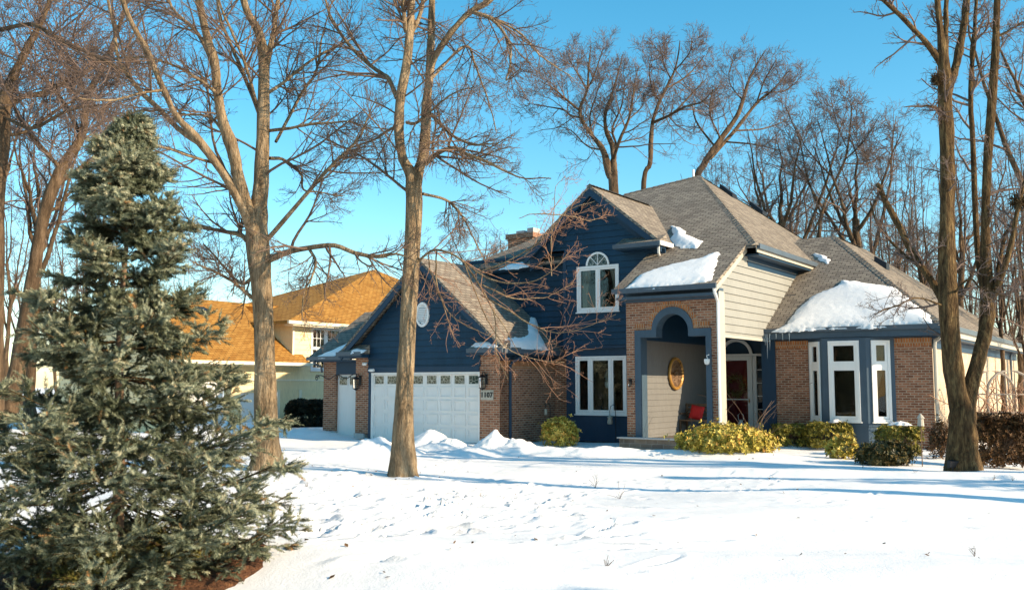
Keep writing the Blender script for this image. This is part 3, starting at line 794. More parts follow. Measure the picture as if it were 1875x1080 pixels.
# --- right wing with the angled bay
WY = 5.0
ww = MB()
for (a, b) in ((7.5, 8.5), (10.95, 11.95)):
    flat(MB(), [(a, -.1), (b, -.1), (b, 3.08), (a, 3.08)], FRONT(WY)).build('brick_wall', M['brick'], H)
    MB().box(a + .01, b, WY - .014, WY, 2.86, 3.07).build('soldier_course', M['soldier'], H)
MB().box(7.08, 7.5, WY - .06, WY + .1, .0, 3.14).build('corner_post', M['navy_trim'], H)
sw = MB(); sw.poly([(11.95, WY, -.1), (11.95, 22, -.1), (11.95, 22, 3.05), (11.95, WY, 3.05)]); sw.build('side_wall', M['paint_brick'], H)
MB().box(7.36, 12.2, 4.62, 4.98, 3.10, 3.16).build('soffit', M['navy_trim'], H)
MB().box(7.34, 12.3, 4.55, 4.62, 3.12, 3.34).build('fascia', M['slate'], H)
MB().box(7.30, 12.42, 4.47, 4.545, 3.30, 3.43).build('gutter', M['gutter'], H)
MB().box(12.36, 12.44, 4.56, 22.4, 3.28, 3.42).build('gutter', M['gutter'], H)
MB().box(12.30, 12.355, 4.65, 22.4, 3.12, 3.34).build('fascia', M['cream_trim'], H)
MB().box(11.96, 12.3, 5.0, 22.3, 3.06, 3.12).build('soffit', M['navy_trim'], H)
MB().box(11.955, 11.985, 5.05, 22, 2.78, 3.05).build('frieze', M['navy_trim'], H)
wz = lambda y: 3.4 + .624 * (y - 4.5)
wr_ = 3.55 / 4.45
roof('wing_roof', [[(7.35, 4.5, 3.4), (12.35, 4.5, 3.4), (7.9, 10.2, 6.95), (6.6, 10.2, 6.95), (6.6, 8.0, wz(8.0)), (7.35, 7.9, wz(7.9))],
                   [(12.35, 4.5, 3.4), (12.35, 22.4, 3.4), (7.9, 14.5, 6.95), (7.9, 10.2, 6.95)],
                   [(7.9, 14.5, 6.95), (12.35, 22.4, 3.4), (3.4, 22.4, 3.4)]])
# the bay
BP = [(8.5, 5.0), (9.05, 4.5), (10.30, 4.5), (10.95, 5.0)]
bay = []
for k in range(3):
    a, b = Vector((*BP[k], 0)), Vector((*BP[k + 1], 0)); ud = (b - a); L = ud.length; ud.normalize(); nn = Vector((ud.y, -ud.x, 0))
    bay.append(((tuple(a)), tuple(ud), tuple(nn), L))
bm = MB()
for k, (o, ud, nn, L) in enumerate(bay):
    m_ = (.10, .19, .14)[k]
    flat(bm, [(0, -.1), (L, -.1), (L, 3.1), (0, 3.1)], (o, ud, nn), [(m_, L - m_, .72, 3.02)])
    bm.obox((o, ud, nn), .0, L, .58, .64, -.01, .02)
bm.build('bay_wall', M['slate'], H)
for k, (o, ud, nn, L) in enumerate(bay):
    m_ = (.10, .19, .14)[k]
    window((o, ud, nn), m_, L - m_, .72, 3.02, [(m_ + .075, L - m_ - .075, .80, 2.24), (m_ + .075, L - m_ - .075, 2.36, 2.95)], cas=.07, room=(.25, .7, .25)[k],
           curtains=[[], [(m_ + .1, m_ + .3, .8, 2.3, .3)], [(m_ + .1, L - m_ - .1, .8, 2.3, .75)]][k] if k != 1 else None)
MB().tube([(12.38, 4.9, 3.3), (12.3, 4.95, 3.15), (12.05, 5.0, 2.98), (12.02, 5.02, 2.85), (12.02, 5.02, .1), (12.1, 4.8, .04)], .05, 8).build('downspout', M['cream_trim'], H)
MB().tube([(12.36, 19.8, 3.3), (12.05, 19.9, 3.0), (12.02, 19.9, 2.85), (12.02, 19.9, .1)], .05, 8).build('downspout', M['gutter'], H)
MB().box(-3.1, -3.0, 3.16, 16, 0, 5.7).box(-3.0, 7.3, 15.9, 16, 0, 5.7).build('rear_wall', M['navy'], H)
MB().box(7.3, 11.9, 21.9, 22, 0, 3.0).build('rear_wall', M['paint_brick'], H)
MB().box(4.85, 4.94, 2.84, 6.4, .25, 4.4).build('porch_partition', M['navy_trim'], H)
# --- chimney, vents, pipe
ch = MB(); ch.box(-4.96, -3.74, 8.6, 9.7, 0, 7.75).box(-5.03, -3.67, 8.53, 9.77, 7.75, 7.95); cho = ch.build('chimney', M['brick'], H)
MB().box(-4.75, -4.35, 8.9, 9.4, 7.95, 8.12).box(-4.2, -3.9, 8.9, 9.4, 7.95, 8.2).build('flue', M['concrete'], cho)
rs = lambda x: 5.78 + .825 * (7.78 - x)
for (x, y) in ((3.75, 10.4), (4.35, 11.9)):
    MB().hexa([(x + .45, y - .25, rs(x + .45)), (x + .45, y + .25, rs(x + .45)), (x - .05, y + .25, rs(x - .05)), (x - .05, y - .25, rs(x - .05)),
               (x + .45, y - .22, rs(x + .45) + .16), (x + .45, y + .22, rs(x + .45) + .16), (x - .05, y + .22, rs(x - .05) + .18), (x - .05, y - .22, rs(x - .05) + .18)]).build('roof_vent', M['black'], H)
x, y = 9.0, 11.3; z = 6.95 - .8 * 1.1
MB().hexa([(x + .4, y - .25, z - .3), (x + .4, y + .25, z - .3), (x, y + .25, z), (x, y - .25, z), (x + .4, y - .2, z - .08), (x + .4, y + .2, z - .08), (x, y + .2, z + .2), (x, y - .2, z + .2)]).build('roof_vent', M['black'], H)
MB().tube([(2.85, 9.7, 9.2), (2.85, 9.7, 9.88)], .05, 8).build('vent_pipe', M['white'], H)
# --- wall lanterns and the house number
def lantern(x, y, z, s=1.0):
    r = empty('wall_lantern', (x, y, z)); r.parent = H
    MB().box(-.05 * s, .05 * s, -.02, .0, -.15 * s, .15 * s).tube([(0, -.02, .1 * s), (0, -.09 * s, .2 * s), (0, -.17 * s, .22 * s), (0, -.19 * s, .14 * s)], .014 * s, 6).build('bracket', M['black'], r)
    cgb = MB(); c = (0, -.19 * s, 0)
    cgb.lathe([(.0, .15 * s), (.03 * s, .13 * s), (.13 * s, .06 * s), (.12 * s, .04 * s)], c, 8).lathe([(.10 * s, -.26 * s), (.11 * s, -.24 * s), (.03 * s, -.30 * s), (0, -.32 * s)], c, 8)
    for k in range(6):
        a = math.pi * k / 3; cgb.tube([(.115 * s * math.cos(a), -.19 * s + .115 * s * math.sin(a), .05 * s), (.095 * s * math.cos(a), -.19 * s + .095 * s * math.sin(a), -.25 * s)], .008 * s, 5)
    cgb.build('cage', M['black'], r)
    MB().lathe([(.09 * s, .04 * s), (.075 * s, -.24 * s)], c, 8).build('lamp_glass', M['glass'], r)
lantern(.25, 0, 1.93, 1.05); lantern(-4.98, 0, 1.90, 1.05); lantern(4.66, PY, 1.85, .5)
pl = MB().box(.06, .52, -.03, 0, 1.30, 1.60).build('number_plaque', M['cream_trim'], H)
def digits(txt, size, par, loc, m):
    cu = bpy.data.curves.new('house_number', 'FONT'); cu.body = txt; cu.size = size; cu.extrude = .006; cu.offset = .006; cu.align_x = 'CENTER'; cu.align_y = 'CENTER'; cu.space_character = 1.1
    o = bpy.data.objects.new('tmp', cu); COL.objects.link(o); bpy.context.view_layer.update()
    me = bpy.data.meshes.new_from_object(o.evaluated_get(bpy.context.evaluated_depsgraph_get())); bpy.data.objects.remove(o)
    me.materials.clear(); q = link('house_number', me, m, par); q.location = loc; q.rotation_euler = (R(90), 0, 0); return q
digits('1107', .21, pl, (.29, -.037, 1.452), M['black'])
MB().lathe([(0, 0), (.05, .0), (.05, .12), (.03, .14), (0, .14)], (-4.75, -.12, 2.45), 10, 'x').box(-4.72, -4.66, -.12, -.02, 2.46, 2.50).build('floodlight', M['white'], H)
MB().lathe([(0, 0), (.045, .0), (.05, .16), (0, .16)], (-4.42, -.14, 2.24), 10, 'x').box(-4.5, -4.46, -.14, -.02, 2.22, 2.26).build('camera', M['white'], H)
MB().lathe([(0, 0), (.06, .02), (.08, .09), (.08, .16), (0, .16)], (7.02, .92, 2.30), 10).tube([(7.02, .97, 2.46), (7.02, .90, 2.55), (7.08, .94, 2.58)], .012, 6).build('porch_light', M['white'], H)
# iron scroll above the third door
sc = MB(); pts = []
for i in range(46):
    t = i / 45; pts.append((-7.45 + 2.25 * t, .35, 2.02 + .07 * math.sin(t * 17) + .05 * t))
sc.tube(pts, .016, 6)
for (c0, s) in ((-7.4, 1), (-5.25, -1), (-6.4, 1)):
    sc.tube([(c0 + s * .11 * (1 - i / 16) * math.cos(i * .55), .35, 2.0 + .13 * (1 - i / 18) * math.sin(i * .55)) for i in range(15)], .013, 6)
sc.build('iron_scroll', M['black'], H)

# ------------------------------------------------------------------ the neighbour's house (same wall directions)
NB = (-14.0, 5.2, 0)
nh = empty('neighbour_house', L2W(NB), HROT, label='cream house with tawny orange roofs beyond the garage on the left', cat='house')
def nbuild(mb, name, m, par=None):
    mb.v = [(p[0] - NB[0], p[1] - NB[1], p[2] - NB[2]) for p in mb.v]
    return mb.build(name, M[m], par or nh)
NX = -14.0
mb = MB()
siding(mb, [(5.2, -.2), (15, -.2), (15, 4.45), (5.2, 4.45)], SIDE(NX), [(6.25, 9.0, 2.4, 4.35)], pitch=.22, lip=.02)
siding(mb, [(-22, 2.0), (-14, 2.0), (-14, 4.45), (-22, 4.45)], FRONT(5.2), pitch=.22)
nbuild(mb, 'upper_wall', 'cream_wall')
mb = MB(); siding(mb, [(-1, -.2), (5.2, -.2), (5.2, 2.6), (-1, 2.6)], SIDE(NX), [(2.45, 4.4, -.2, 1.45), (-.6, 1.6, -.2, 1.9)], pitch=.22, lip=.02)
siding(mb, [(-21.5, -.2), (-14, -.2), (-14, 2.7), (-17.4, 5.0), (-21.5, 2.7)], FRONT(-1), pitch=.22, lip=.02)
nbuild(mb, 'lower_wall', 'cream_wall')
mb = MB(); mb.box(NX, NX + .05, -1, 15, 1.93, 2.0); mb.box(NX, NX + .06, 5.15, 5.25, 2.7, 4.45).box(NX, NX + .05, 4.4, 4.52, -.2, 1.55).box(NX, NX + .05, 5.6, 5.75, -.2, 1.55); nbuild(mb, 'trim_board', 'cream2')
mb = MB(); mb.box(NX - .1, NX - .06, 2.45, 4.4, -.2, 1.45).box(NX - .1, NX - .06, -.6, 1.6, -.2, 1.9)
for k in range(4): mb.box(NX - .06, NX - .05, -.6, 1.6, .1 + .45 * k, .12 + .45 * k)
nbuild(mb, 'garage_door', 'door_white')
mb = MB(); ap = (-18.3, 14.9, 8.05); c1, c2, c3, c4 = (-13.5, 4.5, 4.5), (-13.5, 25.3, 4.5), (-23, 25.3, 4.5), (-23, 4.5, 4.5)
for q in ((c1, c2, ap), (c2, c3, ap), (c3, c4, ap), (c4, c1, ap)): mb.slab(q, (0, 0, -.12))
nbuild(mb, 'upper_roof', 'roof_orange')
lz = lambda x: 2.72 + .70 * (-13.45 - x)
mb = MB(); mb.slab([(-13.45, -1.4, 2.72), (-13.45, 5.75, 2.72), (-14.02, 5.75, lz(-14.02)), (-14.02, 5.18, lz(-14.02)), (-17.4, 5.18, lz(-17.4)), (-17.4, -1.4, lz(-17.4))], (0, 0, -.12))
mb.slab([(-17.4, -1.4, lz(-17.4)), (-17.4, 9, lz(-17.4)), (-22, 9, 2.7), (-22, -1.4, 2.7)], (0, 0, -.12)); nbuild(mb, 'lower_roof', 'roof_orange')
mb = MB(); mb.box(-13.47, -13.36, 4.4, 25.3, 4.36, 4.50).box(-13.43, -13.32, -1.4, 5.8, 2.58, 2.71).box(-13.98, -13.45, 4.7, 15, 4.30, 4.36).box(-13.98, -13.45, -1.4, 5.7, 2.54, 2.58); nbuild(mb, 'gutter', 'cream2')
mb = MB(); mb.hexa([(-16.3, 2.1, lz(-16.3)), (-16.3, 2.6, lz(-16.3)), (-16.7, 2.6, lz(-16.7)), (-16.7, 2.1, lz(-16.7)), (-16.3, 2.1, lz(-16.3) + .2), (-16.3, 2.6, lz(-16.3) + .2), (-16.7, 2.6, lz(-16.7) + .1), (-16.7, 2.1, lz(-16.7) + .1)]); nbuild(mb, 'roof_vent', 'black')
# triple window in the lit wall
fr = ((NX - NB[0], -NB[1], 0), (0, 1, 0), (1, 0, 0))
ls = []
for i in range(3):
    a = 6.33 + i * .9
    ls += [(a, a + .80, 2.48, 3.38), (a, a + .80, 3.40, 4.27)]
window(fr, 6.25, 9.0, 2.4, 4.35, ls, parent=nh, bars=(3, 2), curtains=[(6.4, 6.9, 2.5, 4.3, .2), (7.9, 7.3, 2.5, 4.3, .2), (8.9, 8.3, 2.5, 4.3, .3)], room=.5)

# ------------------------------------------------------------------ snow lying on the roofs
def cam_local():
    c, s = math.cos(TH), math.sin(TH)
    d = Vector((0, 0, EYE)) - HO
    return Vector((d.x * c - d.y * s, d.x * s + d.y * c, d.z))
CL = cam_local()
def pick(px, py, p0, n):
    a, b = (px - CX) / F, -(py - CY) / F
    d = Vector((a, CP - b * SP, SP + b * CP)); c, s = math.cos(TH), math.sin(TH)
    d = Vector((d.x * c - d.y * s, d.x * s + d.y * c, d.z))
    t = (Vector(p0) - CL).dot(Vector(n)) / d.dot(Vector(n)); return CL + d * t
def roof_snow(pix, p0, n, th, label, seed, step=.035):
    n = Vector(n).normalized(); pts = [pick(x, y, p0, n) for x, y in pix]
    h = Vector((0, 0, 1)).cross(n).normalized(); w = n.cross(h); O = pts[0]
    P2 = np.array([((p - O).dot(h), (p - O).dot(w)) for p in pts])
    u = np.arange(P2[:, 0].min() - .1, P2[:, 0].max() + .1, step); v = np.arange(P2[:, 1].min() - .1, P2[:, 1].max() + .1, step)
    U, Vv = np.meshgrid(u, v)
    ins = np.zeros(U.shape, bool); dist = np.full(U.shape, 9.)
    m = len(P2)
    for i in range(m):
        a, b = P2[i], P2[(i + 1) % m]
        cond = ((a[1] > Vv) != (b[1] > Vv)); xx = a[0] + (Vv - a[1]) / (b[1] - a[1] + 1e-12) * (b[0] - a[0])
        ins ^= cond & (U < xx)
        ab = b - a; t = np.clip(((U - a[0]) * ab[0] + (Vv - a[1]) * ab[1]) / (ab @ ab + 1e-9), 0, 1)
        dist = np.minimum(dist, np.hypot(U - a[0] - t * ab[0], Vv - a[1] - t * ab[1]))
    sdist = np.where(ins, dist, -dist) + .10 * vnoise(U, Vv, .45, seed) + .06 * vnoise(U, Vv, .15, seed + 3) + .04 * vnoise(U, Vv, .06, seed + 5)
    hgt = th * (1 - np.exp(-np.clip(sdist, 0, 9) / (th * 1.5))) * (1 + .45 * vnoise(U, Vv, 1.1, seed + 1) + .05 * vnoise(U, Vv, .22, seed + 2) + .03 * vnoise(U, Vv, .09, seed + 4))
    hgt = np.where(sdist <= 0, -.01, hgt + .004)
    ny, nx = U.shape; i = np.arange(ny * nx).reshape(ny, nx)
    Fq = np.stack([i[:-1, :-1], i[:-1, 1:], i[1:, 1:], i[1:, :-1]], -1).reshape(-1, 4)
    keep = (sdist.ravel()[Fq] > 0).any(1); Fq = Fq[keep]
    base = sum(pts, Vector()) / m
    C = np.array(O - base)[None, None] + U[..., None] * np.array(h) + Vv[..., None] * np.array(w) + hgt[..., None] * np.array(n)
    us, inv = np.unique(Fq, return_inverse=True)
    o = link('roof_snow', np_mesh('roof_snow', C.reshape(-1, 3)[us], inv.reshape(-1, 4), M['snow']), label=label, cat='roof snow', group='snow patches on the roofs')
    o.location = L2W(base); o.rotation_euler = (0, 0, HROT)
z1 = lambda L, ox, oy, s: [(ox + a / s, oy + b / s) for a, b in L]
fn = (0, -.57, 1); fp = (0, .55, 4.5)
roof_snow(z1([(550, 775), (640, 690), (730, 655), (860, 618), (1000, 590), (1125, 548), (1138, 560), (1110, 640), (1092, 722), (760, 768)], 980, 300, 3.374), fp, fn, .085, 'long white snow patch along the porch eave above the brick arch', 71)
roof_snow(z1([(845, 385), (900, 400), (960, 450), (1040, 480), (1000, 522), (900, 520), (830, 470), (850, 440)], 980, 300, 3.374), fp, fn, .12, 'small snow wedge in the roof valley right of the blue front gable', 75)
wn_, wp_ = (0, -.624, 1), (0, 4.5, 3.4)
roof_snow(z1([(110, 632), (200, 585), (300, 470), (370, 410), (515, 352), (532, 308), (640, 325), (850, 350), (960, 420), (1090, 530), (1105, 582), (700, 606), (200, 632)], 1380, 420, 3.376), wp_, wn_, .12, 'broad thick snow sheet on the right wing roof over the bay', 79)
roof_snow(z1([(380, 152), (440, 160), (467, 190), (462, 214), (410, 190)], 1380, 420, 3.376), wp_, wn_, .12, 'tiny snow lump at the gutter end between main roof and right wing', 83)
gn_, gp_ = (.875, 0, 1), (-2.24, 0, 5.82)
roof_snow(z1([(1035, 520), (1150, 490), (1165, 385), (1215, 385), (1205, 480), (1262, 575), (1040, 552)], 560, 440, 2.842), gp_, gn_, .10, 'bluish shaded snow patch on the garage roof beside the blue gable wall', 87)
roof_snow(z1([(862, 552), (880, 536), (940, 527), (1000, 532), (995, 556)], 560, 440, 2.842), (0, -.3, 2.93), (0, -.55, 1), .10, 'narrow snow cap on the garage eave return above the right lantern', 91)
roof_snow(z1([(45, 612), (200, 545), (330, 465), (300, 520), (255, 560), (200, 597)], 560, 440, 2.842), (0, .25, 2.74), (0, -.62, 1), .10, 'pale blue shaded snow sheet on the low bay roof left of the garage', 95)
roof_snow(z1([(235, 575), (270, 565), (312, 570), (300, 582), (240, 585)], 560, 440, 2.842), (-5, -.3, 2.93), (0, -.55, 1), .06, 'thin snow strip on the left eave return of the garage', 99)
roof_snow(z1([(1010, 150), (1060, 128), (1120, 118), (1160, 135), (1100, 150)], 560, 440, 2.842), (0, 2.9, ms(2.9)), fn, .07, 'small snow streak along the upper left eave behind the branches', 103)

# ------------------------------------------------------------------ bare trees
def tubes(P, Rd, ns):
    """P (n,m,3), Rd (n,m) -> vertices and quads of n tapering tubes"""
    n, m, _ = P.shape
    T = np.empty_like(P); T[:, 1:-1] = P[:, 2:] - P[:, :-2]; T[:, 0] = P[:, 1] - P[:, 0]; T[:, -1] = P[:, -1] - P[:, -2]
    T /= np.linalg.norm(T, axis=2, keepdims=True) + 1e-9
    mt = P[:, -1] - P[:, 0]; ref = np.zeros((n, 3)); ax = np.argmin(abs(mt), axis=1); ref[np.arange(n), ax] = 1
    U = np.cross(T, ref[:, None]); U /= np.linalg.norm(U, axis=2, keepdims=True) + 1e-9
    Wv = np.cross(T, U)
    a = np.arange(ns) * 2 * math.pi / ns
    V = P[:, :, None] + Rd[:, :, None, None] * (U[:, :, None] * np.cos(a)[None, None, :, None] + Wv[:, :, None] * np.sin(a)[None, None, :, None])
    i = np.arange(n * m * ns).reshape(n, m, ns)
    j = np.roll(i, -1, axis=2)
    Fq = np.stack([i[:, :-1], j[:, :-1], j[:, 1:], i[:, 1:]], -1).reshape(-1, 4)
    return V.reshape(-1, 3), Fq
def join(parts):
    Vs, Fs, b = [], [], 0
    for v, f in parts: Vs.append(v); Fs.append(f + b); b += len(v)
    return np.concatenate(Vs), np.concatenate(Fs)
def unit(v): return v / (np.linalg.norm(v, axis=-1, keepdims=True) + 1e-9)
def spawn(rng, P, Rd, per, tr=(.25, 1), ang=(35, 65), lf=.5, lmin=.1, lmax=9, rf=.55, rmin=.003, n=6, wander=.18, trop=(0, 0, .05), flatten=0.0):
    N0, m, _ = P.shape
    seg = np.linalg.norm(np.diff(P, axis=1), axis=2).sum(1)
    idx = np.repeat(np.arange(N0), per); K = len(idx)
    t = rng.uniform(tr[0], tr[1], K) * (m - 1) * .999; i0 = t.astype(int); f = (t - i0)[:, None]
    p = P[idx, i0] * (1 - f) + P[idx, i0 + 1] * f; r = Rd[idx, i0] * (1 - f[:, 0]) + Rd[idx, i0 + 1] * f[:, 0]
    T = unit(P[idx, i0 + 1] - P[idx, i0])
    q = unit(np.cross(T, rng.normal(size=(K, 3)))); q[:, 2] *= 1 - flatten; q = unit(q)
    a = np.radians(rng.uniform(*ang, K))[:, None]
    D = unit(T * np.cos(a) + q * np.sin(a))
    L = np.clip(lf * seg[idx] * (1.15 - .75 * t / (m - 1)) * rng.uniform(.55, 1.25, K), lmin, lmax)
    r0 = np.maximum(np.minimum(r * rf, .011 + L * .016), rmin)
    out = np.empty((K, n + 1, 3)); out[:, 0] = p
    for k in range(n):
        D = unit(D + rng.normal(scale=wander, size=(K, 3)) + np.array(trop))
        out[:, k + 1] = out[:, k] + D * (L / n)[:, None]
    rad = r0[:, None] * np.linspace(1, .35, n + 1)[None]
    return out, np.maximum(rad, rmin * .8)
def crspline(pts, n):
    p = np.asarray(pts, float); p = np.concatenate([[2 * p[0] - p[1]], p, [2 * p[-1] - p[-2]]])
    m = len(p) - 3; out = []
    for t in np.linspace(0, m - 1e-6, n):
        i = int(t); f = t - i; a, b, c, d = p[i:i + 4]
        out.append(.5 * ((2 * b) + (-a + c) * f + (2 * a - 5 * b + 4 * c - d) * f * f + (-a + 3 * b - 3 * c + d) * f ** 3))
    return np.array(out)
def tree_from_photo(name, Y, base, stems, limbs, label, seed, bark, twigm, levels, tr=.07, group=None, cat='tree'):
    """stems and limbs: lists of (px,py,width px,depth offset) followed in the photo; twigs are grown on them"""
    rng = np.random.RandomState(seed); b0 = at(*base, Y); b0[2] = 0
    root = empty(name, b0, label=label, cat=cat, group=group)
    parts = []; grown = []
    for k, st in enumerate(stems + limbs):
        q = [np.concatenate([at(x, y, Y + d) - b0, [max(w, .8) / 2 * (Y + d) / F]]) for x, y, w, d in st]
        ext = k < len(stems)
        ln = sum(np.linalg.norm(q[i + 1][:3] - q[i][:3]) for i in range(len(q) - 1))
        n = 44 if ext else 24
        c = crspline(q, n)
        wob = .012 if ext else .02
        if not ext: c[1:, :3] += np.cumsum(rng.normal(scale=wob, size=(n - 1, 3)), 0) * np.linspace(0, 1, n - 1)[:, None] * .6
        c[:, 3] = np.maximum(c[:, 3], .004)
        # uneven girth
        c[:, 3] *= 1 + .07 * np.sin(np.linspace(0, 9, n) * 2.3 + k) * (1 if ext else .6)
        v, f = tubes(c[None, :, :3], c[None, :, 3], 14 if ext else 8)
        if ext:
            rel = v.reshape(n, 14, 3); a = np.arange(14) / 14 * 2 * math.pi
            lump = 1 + .06 * np.sin(a * 3 + k)[None] + .05 * rng.normal(size=(n, 14)) + .05 * np.sin(np.linspace(0, 40, n) + k)[:, None] * np.sin(a * 2 + k)[None]
            if k == 0:
                h = rel[..., 2].mean(1); fl = np.exp(-np.clip(h, 0, 9) / .16)[:, None]
                lump = lump * (1 + fl * (.06 + .26 * np.maximum(0, np.sin(a * 5 + seed))[None]))
            v = (c[:, None, :3] + (rel - c[:, None, :3]) * lump[..., None]).reshape(-1, 3)
        parts.append((v, f))
        cc = c[np.linspace(0, n - 1, 20).astype(int)]
        grown.append((cc[:, :3], cc[:, 3], ext))
    V, Fq = join(parts)
    link('trunk', np_mesh('trunk', V, Fq, M[bark]), None, root)
    P = np.array([g[0] for g in grown if not g[2]]); Rd = np.array([g[1] for g in grown if not g[2]])
    PS = np.array([g[0] for g in grown if g[2]]); RS = np.array([g[1] for g in grown if g[2]])
    tw = []
    l1 = spawn(rng, P, Rd, **levels[0])
    if len(levels[1]):
        ls = spawn(rng, PS, RS, **dict(levels[1], n=levels[0]["n"])); l1 = (np.concatenate([l1[0], ls[0]]), np.concatenate([l1[1], ls[1]]))
    tw.append(tubes(*l1, 5)); cur = l1
    for lv in levels[2:]:
        cur = spawn(rng, *cur, **lv); tw.append(tubes(*cur, 3 if lv is not levels[2] else 4))
    V, Fq = join(tw)
    link('crown', np_mesh('crown', V, Fq, M[twigm]), None, root)
    return root
MAPLE = [dict(per=14, tr=(.15, 1), lf=.50, lmin=.6, lmax=2.5, n=9, wander=.075, trop=(0, 0, .025), ang=(30, 65)),
         dict(per=11, tr=(.4, 1), lf=.28, lmin=.6, lmax=2.7, n=9, wander=.075, rf=.2, trop=(0, 0, .0), ang=(45, 80)),
         dict(per=9, tr=(.12, 1), lf=.50, lmin=.3, lmax=1.35, n=7, wander=.085, trop=(0, 0, .02), rmin=.0040, ang=(25, 60)),
         dict(per=5, tr=(.12, 1), lf=.45, lmin=.12, lmax=.55, n=5, wander=.10, rmin=.0032, ang=(25, 60)),
         dict(per=1, tr=(.3, 1), lf=.35, lmin=.03, lmax=.14, n=2, wander=.2, rmin=.0028)]
tree_from_photo('maple_tree', 19.36, (490, 868),
    [[(490, 880, 61.4, 0), (490, 860, 57.7, 0), (488, 800, 44.6, 0), (487, 700, 40, 0), (484, 600, 37.2, 0), (478, 500, 38.1, 0), (472, 430, 37.2, 0), (474, 380, 31.6, 0), (480, 320, 28.8, 0), (483, 200, 24.2, .1), (484, 110, 20.5, .2), (481, 92, 18.6, .2), (472, 55, 15.8, .2), (452, 20, 14, .2), (440, -40, 12.1, .2), (432, -160, 8, .3), (430, -300, 3, .3)],
     [(476, 450, 27.9, 0), (460, 405, 26, -.1), (440, 335, 23.2, -.3), (425, 270, 21.4, -.4), (408, 220, 19.5, -.4), (398, 165, 17.7, -.5), (394, 120, 16.7, -.5), (380, 70, 15.8, -.6), (364, 0, 14, -.6), (350, -90, 10.2, -.7), (330, -240, 4, -.7)],
     [(470, 440, 24.2, 0), (445, 385, 16.7, -.5), (410, 320, 14.9, -.9), (360, 252, 14, -1.2), (325, 215, 12.1, -1.4), (300, 165, 11.2, -1.5), (270, 95, 10.2, -1.6), (240, 40, 9.3, -1.7), (222, -10, 9, -1.8), (200, -120, 5, -1.9), (190, -240, 2, -2)]],
    [[(468, 430, 16.7, 0), (430, 345, 12.1, .5), (380, 275, 11.2, .8), (330, 240, 10.2, 1.0), (285, 195, 9.3, 1.1), (250, 160, 9, 1.2), (215, 105, 7, 1.3), (205, 50, 6, 1.4), (190, -20, 5, 1.4), (180, -120, 2, 1.5)],
     [(488, 120, 13, .2), (496, 85, 11.2, .3), (505, 45, 9, .5), (512, -10, 8, .6), (522, -130, 4, .8)],
     [(484, 445, 9.3, 0), (510, 415, 9, -.3), (550, 368, 8, -.6), (592, 320, 7, -.9), (625, 285, 6, -1), (655, 255, 5, -1.1), (668, 225, 3, -1.2), (690, 180, 2, -1.3)],
     [(494, 290, 7, 0), (520, 293, 6, .3), (552, 318, 5, .6), (555, 345, 4, .7), (580, 350, 3, .9), (625, 360, 2, 1.2)],
     [(490, 476, 14.9, 0), (525, 462, 12.1, -.4), (570, 452, 9.3, -.8), (610, 448, 9, -1), (650, 462, 8, -1.1), (692, 468, 6, -1.2), (735, 462, 4, -1.3), (770, 475, 2, -1.4)],
     [(566, 455, 6, -.8), (578, 480, 5, -.9), (572, 510, 4, -.9), (555, 545, 3, -1), (548, 590, 2, -1)],
     [(460, 450, 10.2, 0), (440, 430, 9.3, .2), (405, 424, 7, .5), (370, 418, 5, .7), (330, 412, 3, 1)],
     [(462, 545, 8, 0), (430, 520, 6, -.3), (395, 500, 5, -.6), (360, 490, 3, -.8)],
     [(470, 500, 7, 0), (440, 520, 6, .3), (400, 480, 4, .6), (370, 440, 3, .8)],
     [(400, 300, 7, -.7), (360, 290, 5, -1.2), (300, 270, 4, -1.6), (240, 265, 3, -2)],
     [(392, 120, 9, -.5), (360, 60, 7, -.2), (320, 25, 6, .1), (300, -10, 5, .3), (270, -100, 2, .4)],
     [(398, 172, 7, -.5), (370, 150, 6, -.9), (330, 128, 5, -1.2), (280, 112, 4, -1.4), (225, 108, 2, -1.6)],
     [(475, 210, 8, .1), (458, 165, 7, .5), (440, 120, 7, .8), (418, 72, 6, 1), (402, 30, 6, 1.1), (392, -30, 4, 1.2)],
     [(470, 190, 6, .1), (450, 120, 6, -.3), (425, 60, 5, -.5), (405, 10, 4, -.7), (390, -60, 2, -.8)],
     [(490, 240, 7, .1), (530, 235, 6, -.2), (580, 228, 5, -.4), (640, 225, 3, -.6), (690, 240, 2, -.8)],
     [(492, 170, 7, .1), (520, 150, 6, .3), (555, 118, 5, .5), (600, 90, 4, .8), (640, 70, 2, 1)],
     [(505, 260, 6, .1), (535, 205, 6, .6), (560, 165, 6, .9), (585, 130, 5, 1.1), (600, 70, 3, 1.3), (620, 0, 2, 1.5)],
     [(425, 275, 6, -.4), (390, 218, 5, -.2), (340, 212, 4, .1), (290, 205, 2, .4)],
     [(300, 165, 6, -1.5), (260, 170, 5, -1.8), (200, 180, 4, -2.1), (140, 175, 2, -2.4)]],
    'thick-trunked bare maple between the blue spruce and the garage, leftmost of the lawn trees', 11, 'bark', 'twig', MAPLE)
MAPLE2 = [dict(d) for d in MAPLE]; MAPLE2[0] = dict(MAPLE[0], per=14, trop=(0, 0, -.01))
